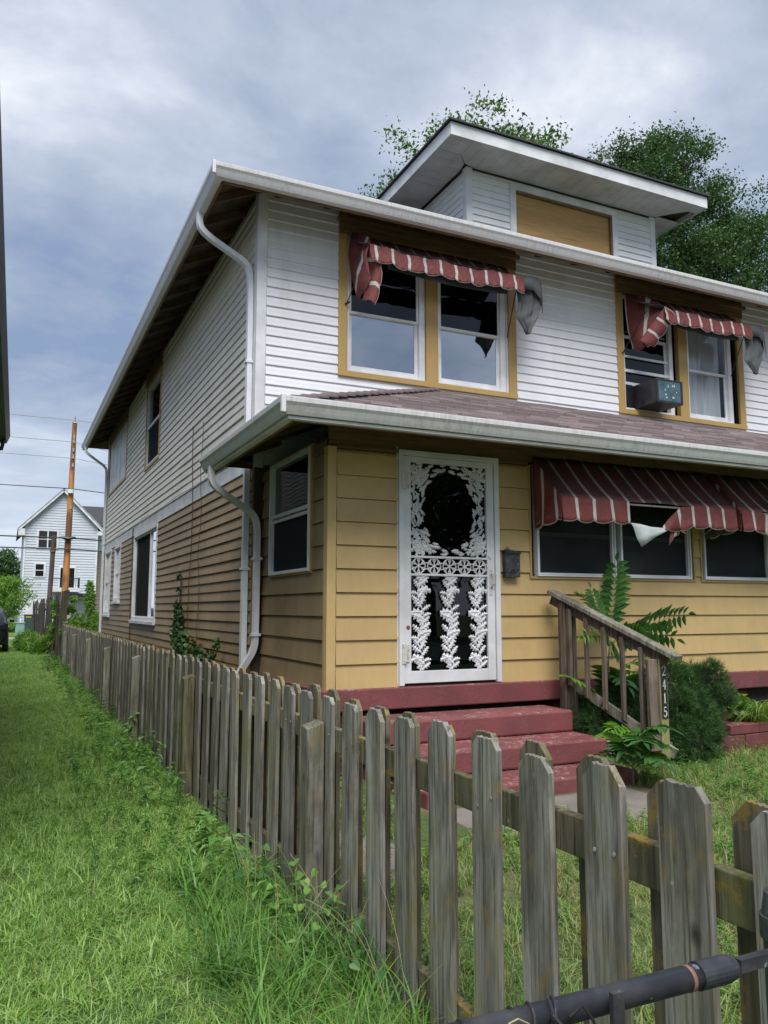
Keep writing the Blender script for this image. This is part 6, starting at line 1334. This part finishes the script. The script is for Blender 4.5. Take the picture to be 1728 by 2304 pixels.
for k in range(11):
    an = k*2.4; r = 0.22+0.07*math.sin(k*1.3); frond(sp2, (4.495, 4.965, 0.22+0.02*k), (4.495+math.cos(an)*r*1.1, 4.965+math.sin(an)*r-0.05, 0.30+0.028*k-0.02*(k % 3)), 0.06, 7, 0.13, 'frond' if k % 3 else 'frond_young', 0.1)
# strap leaves: day lilies on the planter, and long grass at the fence foot
def straps(name, label, cat, centre, n, L, spread, mat, w0=0.012, zbase=0.0, seed=0, lean=(0, 0)):
    R = random.Random(seed); m = MB()
    for k in range(n):
        an = R.uniform(0, 2*PI); l = L*R.uniform(0.6, 1.15); out = spread*R.uniform(0.3, 1.0); bx = centre[0]+R.gauss(0, 0.05); by = centre[1]+R.gauss(0, 0.04); dx, dy = math.cos(an)+lean[0], math.sin(an)+lean[1]
        pts = []
        for t in np.linspace(0, 1, 7): pts.append(Vector((bx+dx*out*t**1.3, by+dy*out*t**1.3, zbase+l*(t-0.78*t*t*(1.1 if R.random() < 0.5 else 1.1)))))
        sd = Vector((-dy, dx, 0)).normalized(); w_ = w0*R.uniform(0.6, 1.1)
        m.grid([[p+sd*w_*(1-i/6.3)*0.5, p+Vector((0, 0, -w_*0.25)), p-sd*w_*(1-i/6.3)*0.5] for i, p in enumerate(pts)])
    return props(m.build(name, mat), label, cat)
straps('daylily_clump', 'yellow green day lily clump spilling over the planter wall at the right edge', 'plant', (6.88, 5.76, 0.3), 120, 0.80, 0.52, 'lily', 0.024, 0.3, 3, (0, -0.35))
straps('daylily_clump', 'second day lily clump partly outside the right edge of the frame', 'plant', (7.3, 5.80, 0.3), 120, 0.75, 0.5, 'lily', 0.022, 0.3, 4, (0, -0.3))
bush('broadleaf_plant', 'light green broad leaved plant between the pine and the day lilies', 'plant', [(6.72, 5.86, 0.42, 0.14), (6.80, 5.80, 0.32, 0.13), (6.66, 5.80, 0.55, 0.09)], 260, 0.085, 'leaf_bright', (6.7, 5.85, 0.25), aspect=0.6)
# ivy on the side wall
def ivy(label, pts, n, size=0.05, mat='ivy'):
    t = thing('ivy', label, 'vine', pts[0][0]); C = []
    for p, r in pts:
        for k in range(int(n*r)): C.append((p[0]-abs(random.gauss(0, 0.03)), p[1]+random.gauss(0, r), p[2]+random.gauss(0, r)))
    C = np.array(C); V, F = leaf_cards(C, size*(0.6+0.8*RNG.random(len(C))), aspect=0.85); npmesh('leaves', V, F, mat, t)
    m = MB(); m.tube([p for p, r in pts], 0.008, 5); m.build('stem', 'bark', t); return t
xi = XM-0.05
ivy('dark ivy climbing the lap boards below the big side window', [((xi, 11.6, 0.5), 0.10), ((xi, 11.9, 0.85), 0.07), ((xi, 12.2, 1.05), 0.07), ((xi, 12.1, 1.25), 0.09), ((xi, 11.8, 1.35), 0.07), ((xi, 12.0, 1.5), 0.03), ((xi, 11.95, 1.75), 0.018), ((xi, 11.93, 1.95), 0.018)], 1500, 0.06)
ivy('dark ivy strand below the climbing ivy, along the top of the fence', [((xi-0.05, 11.6, 0.95), 0.08), ((xi-0.05, 11.1, 0.93), 0.09), ((xi-0.05, 10.6, 0.9), 0.07), ((xi-0.05, 10.2, 0.85), 0.06)], 1300, 0.07)
ivy('withered reddish vine leaves near the thin wavy cable', [((xi-0.03, 10.75, 1.0), 0.05), ((xi-0.03, 10.5, 0.86), 0.07)], 900, 0.06, 'ivy_dry')
ivy('small ivy sprig poking over the fence beside the downspouts', [((xi-0.06, 9.75, 0.75), 0.06), ((xi-0.06, 9.5, 0.9), 0.035), ((xi-0.06, 9.28, 1.05), 0.03)], 1300, 0.055)

# ------------------------------------------------------------------ GRASS (instanced tufts, geometry nodes)
def blade(m, R, x, y, L, w_, lean, an, seg=4):
    dx, dy = math.cos(an), math.sin(an); sd = Vector((-dy, dx, 0)); pts = []
    for i in range(seg+1):
        t = i/seg; pts.append(Vector((x+dx*lean*L*t*t, y+dy*lean*L*t*t, L*(t-0.35*lean*t*t))))
    m.grid([[p+sd*w_*0.5*(1-(i/seg)**2)*(1 if i < seg else 0.05), p-sd*w_*0.5*(1-(i/seg)**2)*(1 if i < seg else 0.05)] for i, p in enumerate(pts)])
def tuft_coll(name, nvar, nbl, L, w_, rad, mat, lean=(0.2, 1.0), seg=3):
    c = bpy.data.collections.new(name)
    for k in range(nvar):
        R = random.Random(k*7+len(name)); m = MB()
        for b in range(nbl): blade(m, R, R.gauss(0, rad), R.gauss(0, rad), L*R.uniform(0.45, 1.15), w_*R.uniform(0.6, 1.2), R.uniform(*lean), R.uniform(0, 2*PI), seg)
        me = m.mesh('grass_tuft', mat); o = bpy.data.objects.new('grass_tuft', me); c.objects.link(o)
    return c
def weed_coll(name, nvar, mat, s=1.0):
    c = bpy.data.collections.new(name)
    for k in range(nvar):
        R = random.Random(k+90); m = MB(); H = 0.22*s*R.uniform(0.6, 1.3); an0 = R.uniform(0, 6)
        m.tube([(0, 0, 0), (0.03*s, 0.01, H*0.5), (0.05*s, 0.03*s, H)], 0.002, 4, 0.001)
        for b in range(14):
            z = H*(0.2+0.8*b/13); an = an0+b*2.4; l = 0.06*s*R.uniform(0.6, 1.2); dx, dy = math.cos(an), math.sin(an); p = Vector((0.05*s*z/H, 0.03*s*z/H, z)); a = Vector((dx, dy, 0.25)).normalized(); sd = Vector((-dy, dx, 0))*l*0.22
            q1 = p+a*l*0.4; q2 = p+a*l-Vector((0, 0, l*0.35)); m.add([p, q1+sd, q2, q1-sd], [(0, 3, 2), (0, 2, 1)])
        me = m.mesh('weed_plant', mat); o = bpy.data.objects.new('weed_plant', me); c.objects.link(o)
    return c
def scatter(name, x0, x1, y0, y1, coll, density, smin, smax, label, cat='grass', seed=0, dz=0.0, mask=None, tilt=0.2, mn=None):
    nx_, ny_ = max(2, int((x1-x0)/0.4)), max(2, int((y1-y0)/0.4)); m = MB()
    P = [[(x, y, gz(x, y)+dz) for x in np.linspace(x0, x1, nx_)] for y in np.linspace(y0, y1, ny_)]
    m.grid(P)
    if mask:
        keep = [i for i, f in enumerate(m.f) if mask(sum(m.v[q][0] for q in f)/4, sum(m.v[q][1] for q in f)/4)]
        m.f = [m.f[i] for i in keep]; m.mi = [0]*len(m.f); m.uv = [m.uv[i] for i in keep]
    m.f = [f[::-1] for f in m.f]
    o = m.build(name, 'ground'); props(o, label, cat, kind='stuff')
    ng = bpy.data.node_groups.new(name, 'GeometryNodeTree')
    ng.interface.new_socket('Geometry', in_out='INPUT', socket_type='NodeSocketGeometry'); ng.interface.new_socket('Geometry', in_out='OUTPUT', socket_type='NodeSocketGeometry')
    N = ng.nodes; Lk = ng.links; gi = N.new('NodeGroupInput'); go = N.new('NodeGroupOutput')
    d = N.new('GeometryNodeDistributePointsOnFaces'); d.inputs['Density'].default_value = density; d.inputs['Seed'].default_value = seed
    pos = N.new('GeometryNodeInputPosition'); no = N.new('ShaderNodeTexNoise'); no.inputs['Scale'].default_value = 1.1; no.inputs['Detail'].default_value = 3
    Lk.new(pos.outputs[0], no.inputs['Vector'])
    mr = N.new('ShaderNodeMapRange'); mr.inputs['From Min'].default_value = 0.36; mr.inputs['From Max'].default_value = 0.62
    mr.inputs['To Min'].default_value = (mn if mn is not None else 0.75)*density; mr.inputs['To Max'].default_value = 1.2*density
    Lk.new(no.outputs['Fac'], mr.inputs['Value']); Lk.new(mr.outputs['Result'], d.inputs['Density'])
    ci = N.new('GeometryNodeCollectionInfo'); ci.inputs['Collection'].default_value = coll; ci.inputs['Separate Children'].default_value = True; ci.inputs['Reset Children'].default_value = True
    ip = N.new('GeometryNodeInstanceOnPoints'); ip.inputs['Pick Instance'].default_value = True
    rr = N.new('FunctionNodeRandomValue'); rr.data_type = 'FLOAT_VECTOR'; rr.inputs['Min'].default_value = (-tilt, -tilt, 0); rr.inputs['Max'].default_value = (tilt, tilt, 2*PI); 
    rs = N.new('FunctionNodeRandomValue'); rs.data_type = 'FLOAT'; rs.inputs['Min'].default_value if False else None
    fl = [s for s in rs.inputs if s.type == 'VALUE' and s.name in ('Min', 'Max')]; fl[0].default_value = smin; fl[1].default_value = smax
    m2 = N.new('ShaderNodeMapRange'); m2.inputs['From Min'].default_value = 0.3; m2.inputs['From Max'].default_value = 0.7; m2.inputs['To Min'].default_value = 0.7; m2.inputs['To Max'].default_value = 1.25
    n2_ = N.new('ShaderNodeTexNoise'); n2_.inputs['Scale'].default_value = 2.3; Lk.new(pos.outputs[0], n2_.inputs['Vector']); Lk.new(n2_.outputs['Fac'], m2.inputs['Value'])
    # the size noise must be read on the points
    mul = N.new('ShaderNodeMath'); mul.operation = 'MULTIPLY'; Lk.new([s for s in rs.outputs if s.type == 'VALUE'][0], mul.inputs[0]); Lk.new(m2.outputs['Result'], mul.inputs[1])
    Lk.new(gi.outputs[0], d.inputs['Mesh']); Lk.new(d.outputs['Points'], ip.inputs['Points']); Lk.new(ci.outputs[0], ip.inputs['Instance'])
    Lk.new([s for s in rr.outputs if s.type == 'VECTOR'][0], ip.inputs['Rotation']); Lk.new(mul.outputs[0], ip.inputs['Scale']); Lk.new(ip.outputs[0], go.inputs[0])
    md = o.modifiers.new('scatter', 'NODES'); md.node_group = ng; return o
fine = tuft_coll('fine_tufts', 8, 18, 0.062, 0.0042, 0.032, 'grass', (0.3, 2.0))
broad = tuft_coll('broad_tufts', 8, 9, 0.105, 0.0085, 0.03, 'grass', (0.2, 1.8), 4)
longg = tuft_coll('long_tufts', 5, 16, 0.34, 0.0095, 0.035, 'weed', (0.5, 1.5), 6)
dry = tuft_coll('dry_tufts', 6, 14, 0.08, 0.0045, 0.032, 'grass_dry', (0.4, 1.5))
weeds = weed_coll('weed_plants', 6, 'weed')
small_w = weed_coll('small_weeds', 5, 'weed', 0.5)
scatter('lawn_grass', -2.2, 1.42, 2.2, 8.0, fine, 560, 0.7, 1.3, 'mown green grass of the side lawn near the camera', seed=1)
scatter('lawn_grass', -2.2, 1.42, 2.2, 8.0, broad, 170, 0.6, 1.2, 'broad bladed crabgrass mixed into the side lawn', seed=2, mn=0.1)
scatter('lawn_grass', -1.2, 1.42, 8.0, 18.0, fine, 430, 0.8, 1.4, 'mown green grass in the middle of the side lawn', seed=3)
scatter('lawn_grass', -2.6, 1.42, 18.0, 43.0, fine, 130, 1.4, 2.2, 'mown grass at the far end of the side lawn', seed=4)
clover = weed_coll('clover_plants', 5, 'weed', 0.3)
scatter('lawn_weeds', -2.0, 1.2, 2.4, 9.0, clover, 60, 0.6, 1.4, 'low clover and broad leaved weeds in the side lawn', 'weeds', seed=21, mn=0.05, tilt=0.3)
scatter('far_grass', -4, 8, 47.6, 60.0, fine, 25, 1.8, 3.0, 'grass strip beyond the alley', seed=5)
scatter('yard_grass', 1.55, 11.0, 0.2, 5.62, dry, 420, 0.7, 1.35, 'patchy yellowing grass of the fenced front yard', seed=6, mn=0.45, mask=lambda x, y: not (1.9 < x < 4.4 and 4.25 < y < 4.85) and not (2.6 < x < 4.75 and y > 4.9))
scatter('yard_weeds', 1.55, 9.0, 0.2, 5.6, small_w, 150, 0.6, 1.4, 'low weeds scattered through the front yard', 'weeds', seed=7, mn=0.2, mask=lambda x, y: not (1.9 < x < 4.4 and 4.25 < y < 4.85) and not (2.6 < x < 4.75 and y > 4.9))
scatter('fence_weeds', 1.02, 1.42, 3.4, 26.0, weeds, 50, 0.5, 1.5, 'leafy weeds growing along the foot of the picket fence', 'weeds', seed=8, mn=0.15, tilt=0.5)
scatter('fence_weeds', 0.55, 1.05, 4.2, 9.5, small_w, 80, 0.8, 1.6, 'small broad leaved weeds spreading into the lawn from the fence', 'weeds', seed=9, mn=0.1, tilt=0.5)
scatter('long_grass', 0.85, 1.43, 2.1, 4.6, longg, 95, 0.45, 1.1, 'long arching uncut grass at the foot of the near pickets', seed=10, mn=0.4)
scatter('long_grass', 1.15, 1.43, 4.6, 16, longg, 12, 0.4, 0.8, 'uncut grass tufts along the fence further back', seed=12, mn=0.2)
scatter('yard_edge_weeds', 1.52, 2.5, 4.9, 8.2, weeds, 30, 0.6, 1.5, 'weeds between the fence and the porch', 'weeds', seed=13, mn=0.4)
# bindweed with heart leaves at the near post, weedy seed stalks
def heart(m, p, a, l, tilt_):
    a = Vector(a).normalized(); n_ = Vector(tilt_).normalized(); w_ = n_.cross(a).normalized(); p = Vector(p)
    out = [(0.12, 0.0), (0.0, 0.22), (0.05, 0.42), (0.30, 0.46), (0.62, 0.30), (0.85, 0.12), (1.0, 0.0), (0.85, -0.12), (0.62, -0.30), (0.30, -0.46), (0.05, -0.42), (0.0, -0.22)]
    V = [p+a*l*0.45]+[p+a*l*q[0]+w_*l*q[1]+n_*l*0.10*abs(q[1])*2 for q in out]; m.add(V, [(0, i, i % 12+1) for i in range(1, 13)])
R = random.Random(14)
for (cx, cy, cz, n, lab) in ((1.30, 3.55, 0.02, 14, 'heart leaved bindweed climbing the near fence post'), (1.36, 3.2, 0.0, 12, 'heart leaved bindweed between the pickets right of the near post'), (1.25, 4.15, 0.05, 10, 'heart leaved bindweed left of the near fence post')):
    t = thing('bindweed', lab, 'vine', (cx, cy, 0)); m = MB(); L_ = MB(); prev = Vector((cx, cy, -0.05))
    for k in range(n):
        q = Vector((cx+R.gauss(-0.03, 0.05), cy+R.gauss(0, 0.16), cz+0.02+0.26*R.random())); m.tube([prev, (prev+q)/2+Vector((0, 0, 0.02)), q], 0.0018, 4); heart(L_, q, (R.gauss(-0.3, 0.5), R.gauss(-0.2, 0.6), R.gauss(-0.3, 0.3)), R.uniform(0.035, 0.062), (R.gauss(-0.6, 0.3), R.gauss(-0.5, 0.3), 0.8)); prev = q
    m.build('stem', 'stem', t); L_.build('leaves', 'weed' if n == 14 else 'frond', t)
m = MB()
for k in range(26):
    x, y = R.uniform(1.0, 1.42), R.uniform(2.0, 4.2); l = R.uniform(0.3, 0.62); an = R.uniform(0, 2*PI); ln = R.uniform(0.1, 0.5)
    m.tube([(x+math.cos(an)*ln*l*t*t, y+math.sin(an)*ln*l*t*t, -0.05+l*(t-0.15*t*t)) for t in np.linspace(0, 1, 7)], 0.0016, 4, 0.0007)
props(m.build('seed_stalks', 'straw'), 'thin pale grass seed stalks leaning over the near pickets', 'grass', kind='stuff')
